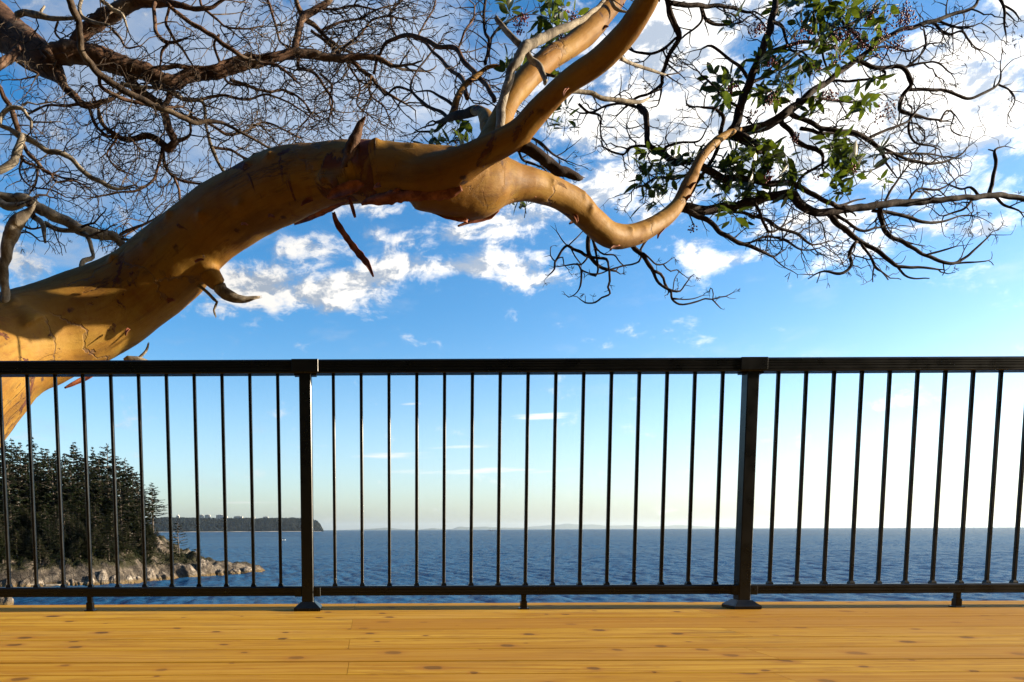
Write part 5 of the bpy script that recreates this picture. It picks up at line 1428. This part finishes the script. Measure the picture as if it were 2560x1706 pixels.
for (cr, x, y, n_, h_, wd) in [('H', 1680, 40, 60, 50, 22), ('H', 1740, 150, 40, 28, 18), ('H', 1480, 300, 40, 26, 20), ('H', 1620, 430, 40, 26, 20), ('H', 1400, 560, 26, 20, 26), ('H', 1090, 360, 50, 26, 30), ('H', 480, 360, 34, 24, 24), ('H', 1200, 480, 30, 22, 16), ('H', 700, 740, 26, 18, 18), ('H', 120, 1100, 30, 20, 20), ('H', 20, 280, 26, 18, 16), ('H', 820, 1050, 36, 20, 18), ('H', 1500, 1220, 50, 34, 24), ('H', 900, 620, 30, 18, 18), ('H', 1280, 100, 40, 22, 30), ('H', 900, 380, 34, 22, 24), ('H', 150, 680, 24, 14, 14),
    ('C', 620, 610, 34, 26, 16), ('C', 510, 470, 24, 16, 14), ('C', 880, 740, 26, 16, 12), ('C', 720, 960, 24, 20, 12), ('C', 640, 120, 34, 30, 24), ('C', 1000, 950, 20, 18, 10), ('C', 1200, 920, 18, 14, 12), ('C', 300, 1250, 20, 16, 12),
    ('I', 1190, 130, 50, 22, 22), ('I', 1580, 90, 36, 18, 16), ('I', 1690, 130, 36, 18, 18), ('I', 590, 1350, 34, 24, 18), ('I', 1160, 230, 26, 20, 14), ('I', 1590, 330, 24, 16, 12)]:
    ox, oy, s = CR[cr]
    berries(ox + x * s, oy + y * s, RG.uniform(5.9, 6.5), n_, h_, wd)

# ---- peeling bark
def ribbon(cr, pts, Ys, curl, label=None):
    sp, p3, r3 = path3(cr, pts, Ys, 5)
    mb = MB(); m_ = 5
    view = Vector((0, -1, 0))
    for i, (p, r) in enumerate(zip(p3, r3)):
        t = (p3[min(i + 1, len(p3) - 1)] - p3[max(i - 1, 0)]).normalized()
        sd = t.cross(view).normalized(); nr = sd.cross(t).normalized()
        tw = .5 * mnoise.noise(Vector((i * .11, p.x, 0)))
        rag = 1 + .28 * mnoise.noise(Vector((i * .45, p.z * 3, 3)))
        for k in range(m_):
            u = (k / (m_ - 1) - .5) * 2
            mb.v.append(tuple(p + (sd * math.cos(tw) + nr * math.sin(tw)) * u * r * rag + nr * curl * r * (u * u - .4)))
    mb.f = [(i * m_ + k, i * m_ + k + 1, (i + 1) * m_ + k + 1, (i + 1) * m_ + k) for i in range(len(p3) - 1) for k in range(m_ - 1)]
    o = mb.build('bark_strip', M_PEEL, main, True)
    md = o.modifiers.new('thickness', 'SOLIDIFY'); md.thickness = .003
    if label: o['label'] = label
ribbon('E', [(766, 488, 3), (772, 508, 5), (786, 532, 6), (812, 568, 6), (832, 592, 7), (846, 610, 5), (858, 636, 1.2)], (4.48, 4.4), .7, 'long strip of bark dangling under the trunk')
ribbon('E', [(800, 452, 3), (808, 472, 3.5), (816, 500, 2)], (4.34, 4.34), .8)
ribbon('E', [(676, 516, 1.5), (705, 505, 4), (740, 490, 5), (775, 474, 4), (800, 462, 2)], (4.5, 4.3), .6)
ribbon('E', [(752, 455, 2), (772, 444, 13), (796, 436, 14), (820, 428, 10), (836, 424, 3)], (4.33, 4.28), .5)
ribbon('E', [(830, 470, 3), (850, 460, 10), (880, 456, 13), (930, 448, 14), (980, 446, 13), (1030, 442, 13), (1060, 430, 9)], (4.29, 4.24), -.4, 'broad sheet of red bark peeling along the underside')
ribbon('E', [(985, 485, 2), (1010, 490, 7), (1040, 500, 6), (1075, 508, 4)], (4.45, 4.5), .6)
ribbon('E', [(1052, 520, 1.5), (1080, 510, 4), (1105, 503, 7), (1130, 492, 8), (1145, 482, 3)], (4.6, 4.65), .7)
ribbon('E', [(1205, 0, 0.1), (1206, 1, .1)], (4.8, 4.8), .1) if False else None
ribbon('E', [(1308, 515, 1.5), (1322, 508, 5), (1345, 518, 8), (1372, 540, 7), (1385, 556, 3)], (5.35, 5.4), .6)
ribbon('E', [(148, 892, 1.5), (170, 882, 4), (195, 870, 5), (215, 862, 3)], (5.1, 5.15), .6)
ribbon('E', [(1735, 330, 3), (1752, 345, 5), (1760, 375, 3), (1765, 400, 1.5)], (6.3, 6.3), .6)

rf_ = random.Random(12)
for key, cnt, f0, f1 in (('knuckle', 9, .22, .85), ('trunk', 8, .45, .95), ('front', 3, .3, .7), ('back', 5, .4, .9)):
    sp = TR[key]
    for k in range(cnt):
        i = int(len(sp) * (f0 + (f1 - f0) * (k + rf_.random()) / cnt))
        a, b_ = sp[i], sp[min(len(sp) - 1, i + 6)]
        tx, ty = b_[0] - a[0], b_[1] - a[1]; L_ = math.hypot(tx, ty); tx /= L_; ty /= L_
        nx, ny = (-ty, tx) if tx > 0 else (ty, -tx)             # the lower side of the limb
        o_ = rf_.uniform(.35, .85); dep = math.sqrt(1 - o_ * o_)
        r_ = a[2]; Yc = a[3] - r_ * a[3] / FPX * dep * 1.02
        x, y = a[0] + nx * r_ * o_, a[1] + ny * r_ * o_
        ln = rf_.uniform(10, 26); s_ = rf_.choice((-1, 1)); wq = rf_.uniform(2.0, 4.5)
        pts = [(x / 1.088, y / 1.088, wq), ((x + tx * s_ * ln * .5) / 1.088, (y + ty * s_ * ln * .5 + 1) / 1.088, wq * 1.2), ((x + tx * s_ * ln + nx * 4) / 1.088, (y + ty * s_ * ln + ny * 5) / 1.088, wq * .8), ((x + tx * s_ * ln * 1.3 + nx * 9) / 1.088, (y + ty * s_ * ln * 1.3 + ny * 11) / 1.088, .8)]
        ribbon('E', pts, (Yc, Yc - .012, Yc - .03), rf_.uniform(.5, 1.0))

# ------------------------------------------------------------------ haze
hz = MB(); hz.box(-90000, 90000, -4000, 90000, -9, 760)
HZ = bpy.data.materials.new('air'); HZ.use_nodes = True
HZ.node_tree.nodes.clear(); n = N(HZ.node_tree)
pvn = n.new('ShaderNodeVolumePrincipled'); o_ = n.new('ShaderNodeOutputMaterial')
pvn.inputs['Color'].default_value = (.78, .91, 1.0, 1); pvn.inputs['Density'].default_value = 1.3e-5; pvn.inputs['Anisotropy'].default_value = .5
n.l.new(pvn.outputs[0], o_.inputs['Volume'])
HAZE = True
if HAZE: tag(hz.build('haze', HZ), kind='stuff')
